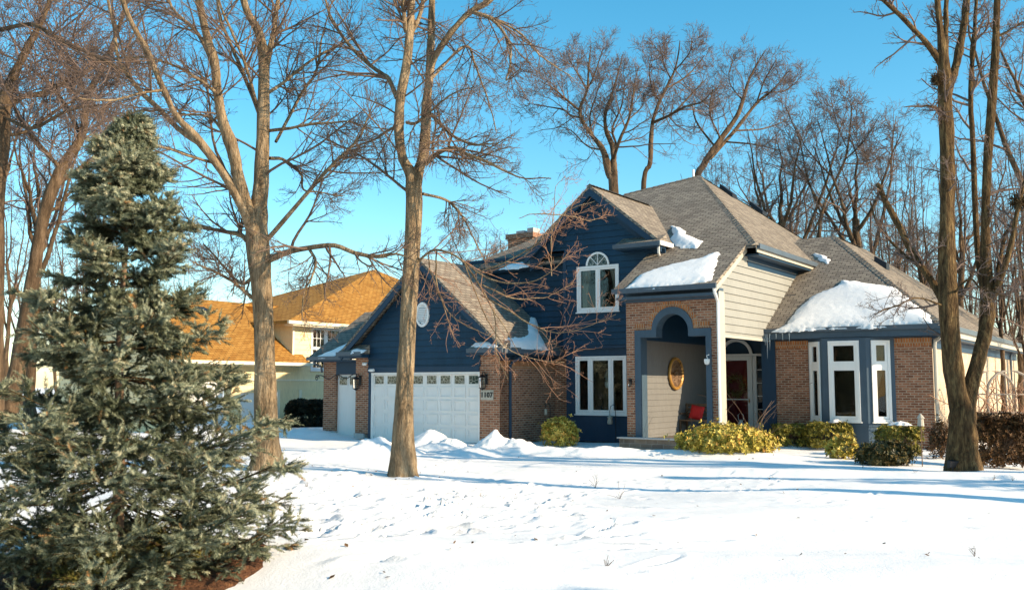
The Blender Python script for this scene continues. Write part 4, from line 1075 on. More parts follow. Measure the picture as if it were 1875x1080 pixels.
tree_from_photo('maple_tree', 18.56, (736, 874),
    [[(736, 888, 46.5, 0), (736, 868, 44.6, 0), (737, 800, 37.2, 0), (741, 700, 33.5, 0), (746, 600, 31.6, 0), (752, 500, 29.8, 0), (756, 420, 27.9, 0), (757, 350, 30.7, 0), (752, 318, 24.2, 0), (737, 290, 18.6, 0), (730, 240, 17.7, 0), (733, 180, 16.7, 0), (744, 120, 16.7, 0), (750, 60, 16.7, 0), (753, 0, 14, 0), (757, -100, 9.3, 0), (760, -280, 3, .2)],
     [(757, 360, 24.2, 0), (764, 320, 22.3, 0), (776, 280, 20.5, .1), (779, 235, 18.6, .2), (782, 180, 17.7, .3), (787, 130, 15.8, .4), (789, 75, 14, .5), (791, 0, 13, .6), (795, -110, 9, .7), (800, -260, 3, .8)],
     [(787, 130, 13, .4), (800, 98, 12.1, .3), (830, 55, 11.2, .1), (862, 22, 11.2, 0), (895, 3, 10.2, -.1), (925, -30, 8, -.2), (960, -110, 4, -.4)]],
    [[(727, 180, 9, 0), (712, 145, 9, .2), (700, 135, 8, .3), (672, 112, 7, .5), (640, 78, 6, .8), (612, 38, 6, 1), (598, 0, 4, 1.2), (580, -80, 2, 1.4)],
     [(744, 60, 9, 0), (738, 25, 8, -.2), (735, -30, 6, -.4), (725, -140, 2, -.6)],
     [(755, 60, 8, 0), (770, 25, 8, .2), (778, -20, 6, .4), (790, -120, 2, .6)],
     [(780, 300, 9, 0), (800, 282, 9, -.3), (830, 272, 8, -.6), (862, 285, 7, -.9), (900, 298, 5, -1.1), (950, 318, 3, -1.4), (1010, 322, 2, -1.7)],
     [(865, 22, 8, 0), (905, 40, 6, -.3), (930, 80, 5, -.5), (933, 120, 4, -.6), (930, 150, 3, -.7), (960, 130, 2, -.9)],
     [(865, 22, 6, 0), (900, 32, 5, .3), (950, 60, 4, .5), (985, 100, 3, .8), (1040, 140, 2, 1)],
     [(774, 355, 6, 0), (810, 365, 5, .3), (835, 385, 4, .5), (860, 430, 3, .6), (880, 480, 2, .7)],
     [(738, 225, 6, 0), (710, 240, 5, .4), (690, 255, 4, .8), (640, 270, 3, 1.2), (600, 260, 2, 1.4)],
     [(790, 210, 7, .2), (815, 235, 6, -.3), (838, 252, 5, -.8), (870, 262, 4, -1.2), (920, 255, 2, -1.6)],
     [(745, 225, 6, 0), (762, 225, 6, -.3), (790, 200, 4, -.9), (830, 165, 3, -1.4), (870, 150, 2, -1.8)],
     [(785, 150, 5, .3), (850, 85, 5, .8), (870, 120, 4, 1.2), (890, 180, 3, 1.6), (905, 240, 2, 2)]],
    'slimmer bare maple standing in front of the white garage door', 23, 'bark', 'twig', MAPLE2)
# low drooping red-budded boughs of the same maple
mt = bpy.data.objects['maple_tree.001']
def red_boughs():
    rng = np.random.RandomState(77); b0 = np.array(mt.location); Y = 18.56
    L = [[(766, 480, 8, 0), (785, 460, 8, -.2), (815, 460, 7, -.4), (850, 480, 6, -.6), (880, 520, 6, -.8), (905, 565, 5, -.9), (930, 600, 3, -1), (950, 640, 2, -1)],
         [(850, 480, 5, -.6), (900, 515, 5, -.9), (960, 522, 4, -1.2), (1010, 500, 3, -1.5), (1040, 470, 2, -1.7)],
         [(800, 460, 5, -.3), (800, 520, 5, -.5), (815, 560, 4, -.6), (850, 595, 3, -.8), (900, 620, 2, -1)],
         [(880, 540, 5, -.8), (930, 565, 5, -1), (980, 595, 4, -1.3), (1030, 607, 3, -1.6), (1080, 595, 2, -1.9), (1135, 570, 1.5, -2.1)],
         [(905, 565, 4, -.9), (908, 620, 4, -.9), (915, 660, 3, -.9), (935, 692, 2, -1)],
         [(950, 400, 2, -1.2), (985, 395, 3, -1.2), (1040, 400, 4, -1), (1075, 410, 3, -.9), (1100, 400, 2, -.8)],
         [(870, 500, 4, -.8), (950, 470, 4, -1.3), (1000, 440, 3, -1.6), (1040, 390, 3, -1.9), (1090, 375, 2, -2.1)],
         [(880, 520, 4, -.8), (940, 545, 4, -.6), (1000, 545, 3, -.4), (1050, 520, 2, -.2)],
         [(850, 480, 4, -.6), (880, 560, 4, -.3), (930, 640, 3, -.2), (1000, 665, 2, -.1), (1030, 668, 1.5, 0)],
         [(785, 462, 4, -.2), (790, 500, 4, .3), (805, 540, 3, .6), (830, 620, 2, .8)],
         [(1010, 505, 3, -1.4), (1005, 440, 3, -1.2), (1010, 350, 2, -1), (1030, 320, 1.5, -.9)]]
    P, Rd = [], []; parts = []
    for st in L:
        q = [np.concatenate([at(x, y, Y + d) - b0, [w * .29 * Y / F]]) for x, y, w, d in st]
        c = crspline(q, 20); c[1:, :3] += np.cumsum(rng.normal(scale=.014, size=(19, 3)), 0) * .6
        P.append(c[:, :3]); Rd.append(np.maximum(c[:, 3], .005)); parts.append(tubes(c[None, :, :3], c[None, :, 3], 7))
    P, Rd = np.array(P), np.array(Rd)
    V, Fq = join(parts); link('bough', np_mesh('bough', V, Fq, M['bark']), None, mt)
    tw = []; cur = spawn(rng, P, Rd, per=9, tr=(.12, 1), lf=.46, lmin=.35, lmax=1.3, n=8, wander=.09, ang=(25, 65), rmin=.0034, trop=(.02, 0, -.01)); tw.append(tubes(*cur, 4))
    cur = spawn(rng, *cur, per=5, tr=(.15, 1), lf=.5, lmin=.15, lmax=.6, n=5, wander=.10, rmin=.0028, trop=(0, 0, .05)); tw.append(tubes(*cur, 3))
    cur = spawn(rng, *cur, per=3, tr=(.2, 1), lf=.42, lmin=.05, lmax=.2, n=3, wander=.15, rmin=.0026, trop=(0, 0, .1)); tw.append(tubes(*cur, 3))
    V, Fq = join(tw); link('red_twigs', np_mesh('red_twigs', V, Fq, M['twig_red']), None, mt, label='red-budded drooping twigs in front of the garage roof')
red_boughs()
ROUGH = [dict(per=12, tr=(.2, 1), lf=.34, lmin=.3, lmax=1.3, n=7, wander=.18, ang=(35, 75), trop=(0, 0, .04)),
         dict(per=16, tr=(.3, 1), lf=.10, lmin=.3, lmax=1.2, n=7, wander=.2, rf=.16, ang=(50, 85), trop=(0, 0, .04)),
         dict(per=7, tr=(.2, 1), lf=.5, lmin=.15, lmax=.6, n=5, wander=.2, rmin=.004),
         dict(per=4, tr=(.2, 1), lf=.45, lmin=.06, lmax=.3, n=3, wander=.2, rmin=.0034)]
tree_from_photo('forked_tree', 19.6, (1762, 866),
    [[(1763, 884, 60, 0), (1762, 862, 56, 0), (1761, 800, 46, 0), (1760, 755, 48, 0), (1751, 715, 36, 0), (1741, 640, 33, 0), (1735, 550, 31, 0), (1733, 450, 29, 0), (1734, 350, 27, 0), (1733, 250, 25, 0), (1730, 190, 25, 0), (1729, 130, 22, 0), (1722, 60, 13, 0), (1716, 0, 12, 0), (1710, -100, 8, 0), (1705, -260, 3, 0)],
     [(1763, 765, 36, 0), (1776, 712, 28, .1), (1796, 640, 25, .2), (1808, 575, 25, .3), (1806, 510, 22, .3), (1804, 430, 17, .3), (1808, 300, 16, .3), (1815, 200, 15, .3), (1822, 100, 14, .3), (1826, 0, 12, .3), (1832, -120, 8, .3), (1840, -260, 3, .3)],
     [(1734, 175, 16, 0), (1748, 130, 15, .2), (1758, 85, 14, .3), (1766, 40, 13, .4), (1770, 0, 12, .5), (1778, -110, 8, .6), (1790, -260, 3, .7)]],
    [[(1727, 130, 12, 0), (1715, 105, 12, 0), (1690, 72, 10, -.2), (1660, 40, 9, -.4), (1630, 10, 8, -.6), (1600, -20, 6, -.8), (1550, -90, 3, -1)],
     [(1732, 130, 11, 0), (1731, 60, 10, .2), (1728, 0, 9, .3), (1725, -120, 4, .5)],
     [(1736, 570, 14, 0), (1715, 530, 14, .3), (1690, 492, 13, .5), (1665, 455, 12, .7), (1645, 415, 12, .8), (1620, 372, 11, .9), (1602, 335, 9, 1)],
     [(1690, 492, 7, .5), (1660, 470, 6, 1), (1630, 440, 5, 1.4), (1608, 405, 4, 1.7), (1600, 370, 3, 1.9)],
     [(1803, 540, 13, .3), (1792, 480, 12, .6), (1786, 400, 11, .8), (1783, 300, 10, .9), (1780, 220, 10, .9), (1781, 160, 9, 1), (1790, 100, 8, 1.1), (1797, 30, 7, 1.2), (1800, -80, 4, 1.3)],
     [(1784, 160, 6, 1), (1778, 100, 6, 1.1), (1783, 40, 5, 1.2), (1786, -60, 3, 1.3)],
     [(1812, 560, 13, .3), (1828, 520, 12, .1), (1845, 470, 11, -.1), (1855, 420, 9, -.2), (1868, 360, 8, -.3), (1890, 280, 4, -.4)],
     [(1822, 530, 10, .1), (1832, 470, 8, .4), (1842, 430, 6, .6), (1860, 395, 4, .8)],
     [(1740, 545, 4, 0), (1775, 510, 4, -.6), (1800, 530, 3, -.9), (1840, 545, 2, -1.2), (1870, 560, 1.5, -1.5)],
     [(1728, 560, 4, 0), (1680, 545, 3, -.8), (1640, 560, 3, -1.2), (1600, 575, 2, -1.6)],
     [(1822, 70, 5, .3), (1850, 55, 4, .4), (1880, 35, 3, .5)],
     [(1728, 205, 6, 0), (1718, 201, 6, -.1), (1708, 198, 5, -.2), (1650, 200, 1.5, -.5)]],
    'rough-barked bare tree forked low, standing before the right wing', 37, 'bark_dark', 'twig_far', ROUGH, cat='tree')

# generic bare trees: four kinds built once, then copied
def bare_tree(seed, Ht, r0, fork, nl, spread, lv, sides=9, mid=.0):
    rng = np.random.RandomState(seed)
    n = 16; z = np.linspace(0, fork * Ht * 1.25, n)
    P = np.stack([np.cumsum(rng.normal(scale=.02 * Ht / 10, size=n)), np.cumsum(rng.normal(scale=.02 * Ht / 10, size=n)), z], -1); P[0, :2] = 0
    rad = r0 * (1 - .35 * np.linspace(0, 1, n)); rad[0] *= 1.5; rad[1] *= 1.15
    tr = [tubes(P[None], rad[None], sides)]
    LP, LR = [], []
    for k in range(nl):
        a = 2 * math.pi * (k / nl) + rng.uniform(-.5, .5); s = rng.uniform(.45, 1.05) * spread
        i = int(n * rng.uniform(.62, .98)) if k else n - 1
        st = P[min(i, n - 1)]; m = 12; hz = Ht * rng.uniform(.82, 1.0) - st[2]
        t = np.linspace(0, 1, m)
        if k == 0: s *= .25
        q = np.stack([st[0] + math.cos(a) * s * t ** .8 * 1.0, st[1] + math.sin(a) * s * t ** .8, st[2] + hz * t ** 1.08], -1)
        q[1:] += np.cumsum(rng.normal(scale=.022 * Ht / 10 * 1.5, size=(m - 1, 3)), 0)
        rr = rad[min(i, n - 1)] * rng.uniform(.5, .75) * (1 - .86 * t)
        LP.append(q); LR.append(np.maximum(rr, .012))
    LP, LR = np.array(LP), np.array(LR); tr.append(tubes(LP, LR, 7))
    br = []; cur = (LP, LR)
    for k, d in enumerate(lv):
        cur = spawn(rng, *cur, **d); br.append(tubes(*cur, 5 if k == 0 else 3))
    return np_mesh('trunk', *join(tr), M['bark_far']), np_mesh('crown', *join(br), M['twig_far'])
BIG = [dict(per=8, tr=(.12, 1), lf=.46, lmin=.8, lmax=4.5, n=8, wander=.16, ang=(30, 70), trop=(0, 0, .05)),
       dict(per=6, tr=(.15, 1), lf=.5, lmin=.5, lmax=2.2, n=6, wander=.18, ang=(30, 70), trop=(0, 0, .04), rmin=.009),
       dict(per=4, tr=(.15, 1), lf=.55, lmin=.3, lmax=1.3, n=4, wander=.2, ang=(30, 70), trop=(0, 0, .04), rmin=.007),
       dict(per=1, tr=(.2, 1), lf=.5, lmin=.2, lmax=.7, n=3, wander=.2, ang=(25, 60), rmin=.006)]
SLIM = [dict(per=13, tr=(.1, 1), lf=.22, lmin=.5, lmax=2.4, n=7, wander=.16, ang=(25, 60), trop=(0, 0, .07)),
        dict(per=5, tr=(.2, 1), lf=.48, lmin=.35, lmax=1.3, n=5, wander=.14, trop=(0, 0, .05), rmin=.008),
        dict(per=3, tr=(.2, 1), lf=.5, lmin=.2, lmax=.7, n=4, wander=.16, rmin=.007)]
def place_tree(name, kind, loc, rz, sc, label, group, lean=(0, 0)):
    root = empty(name, loc, rz, label=label, cat='tree', group=group); root.scale = (sc[0], sc[0], sc[1]); root.rotation_euler = (lean[0], lean[1], rz)
    for nm, me in zip(('trunk', 'crown'), kind): link(nm, me, None, root)
    return root
K_A = bare_tree(101, 16, .30, .42, 8, 5.2, BIG)
K_B = bare_tree(102, 16, .26, .50, 7, 3.8, BIG)
K_C = bare_tree(103, 14, .13, .35, 5, 1.5, SLIM)
K_D = bare_tree(104, 13, .11, .25, 6, 2.3, SLIM)
K_E = bare_tree(105, 13, .24, .55, 5, 2.4, [dict(SLIM[0], per=7), dict(SLIM[1], per=4), dict(SLIM[2], per=2)])
def gpos(px, Y): p = at(px, 700, Y); return (p[0], Y, 0)
# hero trees behind the house, followed from the photo at their own distance
CROWN = [dict(per=10, tr=(.15, 1), lf=.62, lmin=1.2, lmax=4.4, n=8, wander=.15, ang=(30, 70), trop=(0, 0, .06)),
         dict(per=14, tr=(.42, 1), lf=.17, lmin=1.0, lmax=4.0, n=8, wander=.15, rf=.22, trop=(0, 0, .07)),
         dict(per=6, tr=(.12, 1), lf=.55, lmin=.6, lmax=2.4, n=6, wander=.16, trop=(0, 0, .05), ang=(28, 62), rmin=.011),
         dict(per=5, tr=(.1, 1), lf=.55, lmin=.4, lmax=1.3, n=5, wander=.16, trop=(0, 0, .05), ang=(28, 60), rmin=.009),
         dict(per=1, tr=(.2, 1), lf=.5, lmin=.2, lmax=.6, n=3, wander=.2, rmin=.008)]
tree_from_photo('oak_tree', 55, (1130, 720),
    [[(1132, 740, 25.8, 0), (1130, 600, 21.8, 0), (1124, 350, 19, 0), (1116, 318, 16.3, 0), (1104, 275, 10.2, 0), (1085, 250, 8.16, 0), (1068, 225, 6.8, 0), (1062, 200, 6.12, 0), (1075, 165, 4.76, 0), (1078, 120, 3.4, 0), (1082, 85, 1.36, 0)],
     [(1124, 345, 15, 0), (1124, 300, 11.6, 0), (1122, 270, 10.2, 1), (1110, 240, 8.16, 1), (1108, 210, 6.12, 1), (1118, 180, 4.76, 1), (1130, 140, 2.72, 1), (1140, 100, 1.36, 1)]],
    [[(1064, 205, 4.76, 0), (1040, 185, 4.08, -1), (1015, 165, 2.72, -2), (990, 150, 1.36, -2)], [(1062, 215, 4.08, 0), (1045, 212, 4.08, 1), (1030, 200, 3.4, 2), (1000, 195, 2.04, 3), (965, 190, 1.36, 3)],
     [(1124, 290, 6.12, 0), (1135, 255, 6.12, -1), (1150, 220, 4.76, -1), (1158, 175, 3.4, -2), (1165, 130, 1.36, -2)], [(1118, 300, 4.76, 0), (1128, 265, 4.76, 2), (1122, 235, 4.08, 3), (1140, 190, 2.72, 3), (1145, 140, 1.36, 3)],
     [(1075, 165, 3.4, 0), (1055, 130, 2.72, -1), (1040, 105, 1.36, -1)], [(1075, 165, 3.4, 0), (1092, 130, 2.72, 1), (1105, 90, 1.36, 1)], [(1085, 250, 4.08, 0), (1080, 215, 3.4, 2), (1090, 180, 2.72, 3), (1100, 150, 1.36, 3)],
     [(1150, 220, 2.72, -1), (1175, 195, 2.04, 0), (1180, 165, 1.36, 0)], [(1104, 275, 3.4, 0), (1075, 268, 2.72, 2), (1045, 240, 2.04, 3), (1020, 235, 1.36, 3)]],
    'wide-crowned bare oak rising behind the blue front gable', 301, 'bark_far', 'twig_far', CROWN)
tree_from_photo('oak_tree', 56, (1180, 720),
    [[(1180, 740, 15, 0), (1178, 600, 13.6, 0), (1178, 345, 10.2, 0), (1190, 300, 8.84, 0), (1192, 255, 8.16, 0), (1196, 220, 6.8, 0), (1208, 185, 6.12, 0), (1220, 162, 5.44, 0), (1235, 130, 4.08, 0), (1242, 100, 2.72, 0), (1245, 75, 1.36, 0)]],
    [[(1196, 225, 5.44, 0), (1225, 212, 4.76, -1), (1255, 195, 4.08, -2), (1285, 185, 2.72, -2), (1310, 160, 1.36, -3)], [(1200, 222, 4.08, 0), (1235, 205, 3.4, 2), (1270, 170, 2.72, 3), (1295, 145, 1.36, 3)],
     [(1220, 162, 3.4, 0), (1250, 145, 3.4, 1), (1275, 120, 2.04, 2), (1290, 100, 1.36, 2)], [(1208, 185, 3.4, 0), (1195, 165, 2.72, -1), (1188, 130, 2.04, -2), (1192, 100, 1.36, -2)],
     [(1228, 145, 2.72, 0), (1215, 115, 2.72, 1), (1208, 85, 1.36, 1)], [(1235, 130, 2.72, 0), (1262, 100, 2.04, -1), (1270, 80, 1.36, -1)]],
    'curved slender bare oak between the wide crown and the roof peak', 302, 'bark_far', 'twig_far', CROWN)
tree_from_photo('oak_tree', 60, (1255, 720),
    [[(1240, 740, 20.4, 0), (1250, 600, 19, 0), (1272, 350, 13.6, 0), (1290, 300, 11.6, 0), (1320, 255, 10.2, 0), (1348, 215, 8.84, 0), (1360, 185, 6.8, 0), (1370, 150, 4.76, 0), (1385, 120, 3.4, 0), (1400, 95, 1.36, 0)],
     [(1300, 290, 8.16, 0), (1345, 240, 6.8, 1), (1385, 190, 5.44, 2), (1415, 165, 3.4, 2), (1445, 130, 1.36, 2)]],
    [[(1310, 270, 4.08, 0), (1275, 225, 3.4, 2), (1265, 190, 2.04, 3)], [(1320, 255, 3.4, 0), (1300, 210, 3.4, -2), (1305, 165, 2.04, -3)], [(1385, 190, 3.4, 2), (1400, 150, 2.72, 1), (1425, 110, 1.36, 0)],
     [(1345, 240, 3.4, 0), (1400, 235, 2.72, 2), (1450, 215, 1.36, 3)], [(1360, 185, 2.72, 0), (1335, 150, 2.04, 1), (1340, 110, 1.36, 1)], [(1400, 170, 2.72, 2), (1440, 165, 2.04, 3), (1470, 140, 1.36, 3)], [(1330, 260, 3.4, 0), (1380, 265, 2.72, -2), (1430, 275, 1.36, -3)]],
    'right-leaning bare oak rising over the roof peak', 303, 'bark_far', 'twig_far', CROWN)
tree_from_photo('lawn_maple', 44, (1500, 720),
    [[(1502, 740, 10.9, 0), (1502, 560, 9.52, 0), (1500, 430, 6.8, 0), (1508, 380, 5.44, 0), (1530, 330, 4.76, 0), (1548, 290, 4.08, 0), (1556, 240, 3.4, 0), (1560, 190, 2.04, 0)]],
    [[(1505, 395, 4.08, 0), (1480, 330, 3.4, 1), (1465, 260, 2.72, 1), (1440, 200, 2.04, 2)], [(1530, 330, 2.72, 0), (1500, 300, 2.72, 1), (1475, 270, 2.04, 1), (1450, 225, 1.36, 2)], [(1545, 295, 2.72, 0), (1580, 260, 2.04, -1), (1610, 215, 1.36, -2)], [(1545, 300, 2.72, 0), (1590, 298, 2.04, 1), (1625, 280, 1.36, 1)], [(1550, 270, 2.04, 0), (1530, 220, 2.04, 1), (1520, 180, 1.36, 1)]],
    'small forked bare maple behind the right wing ridge', 304, 'bark_far', 'twig_far', CROWN)
# the wood behind and right of the house
rw = random.Random(9)
G1 = 'bare trees in the wood behind the house'
spots = [(1330, 52), (1405, 56), (1455, 50), (1570, 40), (1598, 44), (1640, 38), (1668, 46), (1698, 42), (1722, 52), (1752, 47), (1830, 36), (1850, 44), (1868, 40), (1885, 34), (1910, 38), (1780, 56), (1625, 60), (1540, 62), (1805, 62), (1590, 70), (1690, 70), (1870, 66), (1500, 72), (1940, 60), (1760, 75), (1300, 62), (1350, 66), (1385, 60), (1430, 64), (1470, 58), (1520, 54), (1275, 70), (1545, 70), (1655, 55), (1710, 60), (1740, 66), (1835, 58), (1325, 48), (1370, 50), (1418, 46), (1462, 54), (1535, 47), (1580, 52), (1615, 50), (1030, 62), (1075, 66), (1165, 60), (1215, 64), (1255, 58), (1300, 66), (1345, 58), (1150, 70), (1245, 72)]
for i, (px, Y) in enumerate(spots):
    kd = (K_C, K_D, K_C, K_D, K_B)[i % 5] if Y < 60 else (K_C, K_B, K_D)[i % 3]
    s = rw.uniform(.75, 1.1) * (1 if Y < 60 else .75)
    place_tree('bare_tree', kd, gpos(px, Y), rw.uniform(0, 6.28), (s, s * rw.uniform(.9, 1.15)), 'one of the slender bare trees in the wood behind the right half of the house', G1, (rw.uniform(-.06, .06), rw.uniform(-.06, .06)))
G2 = 'low bare trees on the horizon behind the house'
for i, (px, Y) in enumerate([(905, 80), (960, 75), (1010, 82), (865, 95), (1060, 90), (1120, 95), (1190, 92), (1250, 88), (940, 98), (880, 70), (935, 68), (985, 73), (915, 76)]):
    place_tree('bare_tree', (K_A, K_B)[i % 2], gpos(px, Y), rw.uniform(0, 6.28), (.95, .82), 'low far bare tree behind the chimney and gable', G2)
G3 = 'bare trees beyond the spruce on the left'
for i, (px, Y, kd, s) in enumerate([(60, 46, K_B, 1.0), (15, 52, K_C, 1.1), (105, 55, K_D, 1.0), (150, 48, K_D, 1.1), (215, 62, K_C, .9), (300, 66, K_D, .85), (345, 60, K_D, .8), (-60, 44, K_B, 1.0), (385, 75, K_D, .7), (180, 80, K_A, .7), (250, 90, K_B, .7), (40, 75, K_A, .8)]):
    place_tree('bare_tree', kd, gpos(px, Y), rw.uniform(0, 6.28), (s, s), 'one of the bare trees beyond the blue spruce at the left', G3, (rw.uniform(-.05, .05), rw.uniform(-.05, .05)))
# two leaning trunks seen through the spruce on the left
LEAN = [dict(CROWN[0], per=14, lmax=3), dict(CROWN[1], per=14), dict(CROWN[2], per=7), dict(CROWN[3], per=5), dict(CROWN[4], per=2)]
tree_from_photo('leaning_tree', 34, (20, 760),
    [[(15, 770, 31.2, 0), (35, 660, 26.5, 0), (62, 500, 23.4, 0), (80, 400, 21.8, 0), (112, 310, 18.7, 0), (150, 250, 15.6, 0), (160, 180, 12.5, 0), (185, 130, 9.36, 0), (215, 60, 8, 0), (240, -30, 5, 0), (260, -150, 2, 0)]],
    [[(80, 400, 10.9, 0), (105, 340, 9.36, 1), (160, 300, 7.8, 2), (200, 270, 6, 3), (260, 230, 3, 3)], [(112, 310, 7.8, 0), (60, 250, 8, -1), (20, 180, 6, -2), (-20, 90, 3, -2)], [(150, 250, 9, 0), (100, 165, 7, 1), (40, 115, 5, 2), (-20, 90, 2, 2)], [(160, 180, 8, 0), (130, 110, 6, -1), (90, 50, 4, -2), (60, -30, 2, -2)]],
    'golden-barked tree leaning right behind the blue spruce', 305, 'bark_far', 'twig_far', LEAN)
tree_from_photo('old_tree', 30, (-20, 780),
    [[(-25, 790, 60, 0), (-18, 600, 46, 0), (-12, 400, 42, 0), (-2, 260, 36, 0), (8, 190, 25, 0), (25, 140, 17.2, 0), (50, 90, 12.5, 0), (80, 30, 9.36, 0), (105, -40, 9, 0), (130, -160, 3, 0)],
     [(5, 200, 17.2, 0), (40, 178, 11.7, .4), (80, 172, 10.9, .7), (105, 158, 10.1, .9), (150, 138, 8.58, 1.2), (190, 105, 8, 1.4), (225, 75, 4, 1.6)]],
    [[(0, 55, 8, 0), (60, 45, 8, -1), (110, 75, 8, -1.5), (170, 100, 6, -2), (230, 130, 4, -2.4)], [(0, 210, 8, 0), (60, 235, 6, -1), (120, 205, 5, -1.6), (200, 190, 3, -2)], [(0, 250, 7, 0), (50, 240, 6, 1), (110, 200, 5, 2), (180, 165, 3, 2.4)]],
    'thick old trunk at the left edge with a bough over the spruce', 306, 'bark_far', 'twig_far', LEAN)
# trees outside the frame on the right whose shadows lie over the lawn
for i, (x, y, kd, s) in enumerate([(12.6, 12.0, K_E, .8), (19, 14.6, K_E, .75)]):
    place_tree('bare_tree', kd, (x, y, 0), i * 1.3, (s, s), 'bare lawn tree standing farther right than the forked tree', 'lawn trees at the far right')

for i, (x, y, kd, s) in enumerate([(-27, 14, K_A, 1), (-36, 7, K_B, 1.1), (-33, 19, K_B, 1), (-44, 4, K_A, 1.1), (-22, 6, K_D, 1), (-40, 16, K_A, .9), (-50, 12, K_B, 1.2), (-30, 2, K_A, 1)]):  # street trees out of view, added for reflections in the windows
    place_tree('bare_tree', kd, (x, y, 0), i * 1.7, (s, s), 'unseen bare street tree far left of the blue spruce', 'street trees at the far left')

# ------------------------------------------------------------------ blue spruce
def needle_shoot(rng, L=.10, rad=.0235, k=34):
    V, Fq = [], []
    for i in range(k):
        t = rng.uniform(0, 1); a = i * 2.4 + rng.uniform(-.4, .4)
        s = L * t; r = rad * (1 - .55 * t ** 4) * rng.uniform(.8, 1.15)
        d = np.array([math.cos(a), math.sin(a), .75]); w = np.array([-math.sin(a), math.cos(a), 0]) * .0028
        b = np.array([0, 0, s]); V += [b - w, b + w, b + d * r]; Fq.append([3 * i, 3 * i + 1, 3 * i + 2])
    return np.array(V), np.array(Fq)
def instance(tV, tF, pos, axis, scale, rng, chunk=None):
    """copy a template along z onto positions, oriented to axis, as one numpy mesh"""
    Z = unit(axis); ref = rng.normal(size=Z.shape); X = unit(np.cross(ref, Z)); Y = np.cross(Z, X)
    s = scale[:, None, None]
    V = pos[:, None] + s * (tV[None, :, 0:1] * X[:, None] + tV[None, :, 1:2] * Y[:, None] + tV[None, :, 2:3] * Z[:, None])
    n, k = len(pos), len(tV)
    Fq = tF[None] + (np.arange(n) * k)[:, None, None]
    return V.reshape(-1, 3), Fq.reshape(-1, tF.shape[1])
def spruce(name, loc, Ht, R0, label, seed, mats=('spruce',), group=None, dens=1.0, nshoot=44, rexp=.95, h0=.10):
    rng = np.random.RandomState(seed); root = empty(name, loc, label=label, cat='tree', group=group)
    z = np.linspace(0, Ht, 14); c = np.stack([.02 * np.sin(z * 2), .02 * np.cos(z * 1.7), z], -1)
    V, Fq = tubes(c[None], (.065 * (1 - z / Ht * .93) * Ht / 4.3)[None], 10); link('trunk', np_mesh('trunk', V, Fq, M['wood']), None, root)
    hs_, az = [], []; h = h0; k = 0
    while h < Ht * .985:
        m = int((11 if h < Ht * .3 else 8 if h < Ht * .6 else 6) * dens)
        for j in range(m): hs_.append(h + rng.uniform(-.07, .07)); az.append(k * 1.1 + 2 * math.pi * j / m + rng.uniform(-.25, .25))
        h += .29 if h < Ht * .7 else .2; k += 1
    hs_ = np.array(hs_); az = np.array(az); n = len(hs_); f = np.clip(1 - hs_ / Ht, .0, 1)
    L = (R0 * f ** rexp + .05) * rng.uniform(.55, 1.25, n)
    m = 9; t = np.linspace(0, 1, m)
    rise = (.50 * (1 - f) ** 1.0 - .22 * f)[:, None] * t + (.16 * f)[:, None] * t ** 2.5 - (.14 * f)[:, None] * np.sin(t * math.pi)
    P = np.stack([np.cos(az)[:, None] * t * L[:, None], np.sin(az)[:, None] * t * L[:, None], hs_[:, None] + rise * L[:, None]], -1)
    P[:, 1:] += np.cumsum(rng.normal(scale=.014, size=(n, m - 1, 3)), 1)
    Rd = (.011 * (L / 1.4) ** .7)[:, None] * (1 - .75 * t)[None] + .002
    bV = [tubes(P, Rd, 5)]
    l1 = spawn(rng, P, Rd, per=17, tr=(.22, 1), ang=(35, 58), lf=.42, lmin=.08, lmax=.7, n=5, wander=.06, trop=(0, 0, -.01), flatten=.8, rmin=.003)
    bV.append(tubes(*l1, 3))
    l2 = spawn(rng, *l1, per=5, tr=(.2, 1), ang=(35, 60), lf=.48, lmin=.05, lmax=.28, n=3, wander=.06, trop=(0, 0, -.02), flatten=.75, rmin=.002)
    V, Fq = join(bV); link('branches', np_mesh('branches', V, Fq, M['bark_dark']), None, root)
    pos, axd, sc = [], [], []
    def along(Pp, step, t0=0.0):
        a, b = Pp[:, :-1].reshape(-1, 3), Pp[:, 1:].reshape(-1, 3)
        ln = np.linalg.norm(b - a, axis=1); cnt = np.maximum(1, np.round(ln / step)).astype(int)
        for q in range(cnt.max()):
            mk = cnt > q
            pos.append(a[mk] + (b - a)[mk] * (q / cnt[mk])[:, None]); axd.append((b - a)[mk]); sc.append(np.full(mk.sum(), 1.0))
    along(P[:, 3:], .055); along(l1[0], .06); along(l2[0], .08)
    tip = np.array([[0, 0, Ht]]); pos.append(tip - [[0, 0, .1]]); axd.append(np.array([[0, 0, 1.]])); sc.append(np.array([2.2]))
    pos, axd, sc = np.concatenate(pos), np.concatenate(axd), np.concatenate(sc)
    axd = unit(axd) + rng.normal(scale=.12, size=axd.shape)
    tV, tF = needle_shoot(rng, k=nshoot)
    sc *= rng.uniform(.85, 1.25, len(sc))
    ok = pos[:, 2] > .03; pos, axd, sc = pos[ok], axd[ok], sc[ok]
    V, Fq = instance(tV, tF, pos, axd, sc, rng)
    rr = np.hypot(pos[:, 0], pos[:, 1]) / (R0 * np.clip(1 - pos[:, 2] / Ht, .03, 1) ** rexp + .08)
    # inner needles darker, tips paler; warm sunlit highlights put into the palest tone
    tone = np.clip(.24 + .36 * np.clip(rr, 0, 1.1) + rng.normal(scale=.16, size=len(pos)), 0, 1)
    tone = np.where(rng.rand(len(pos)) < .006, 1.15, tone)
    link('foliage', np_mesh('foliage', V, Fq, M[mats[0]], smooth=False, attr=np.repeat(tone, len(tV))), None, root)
    return root, len(pos)
SPX, SPY = at(208, 1045, 9.25)[0], 9.25
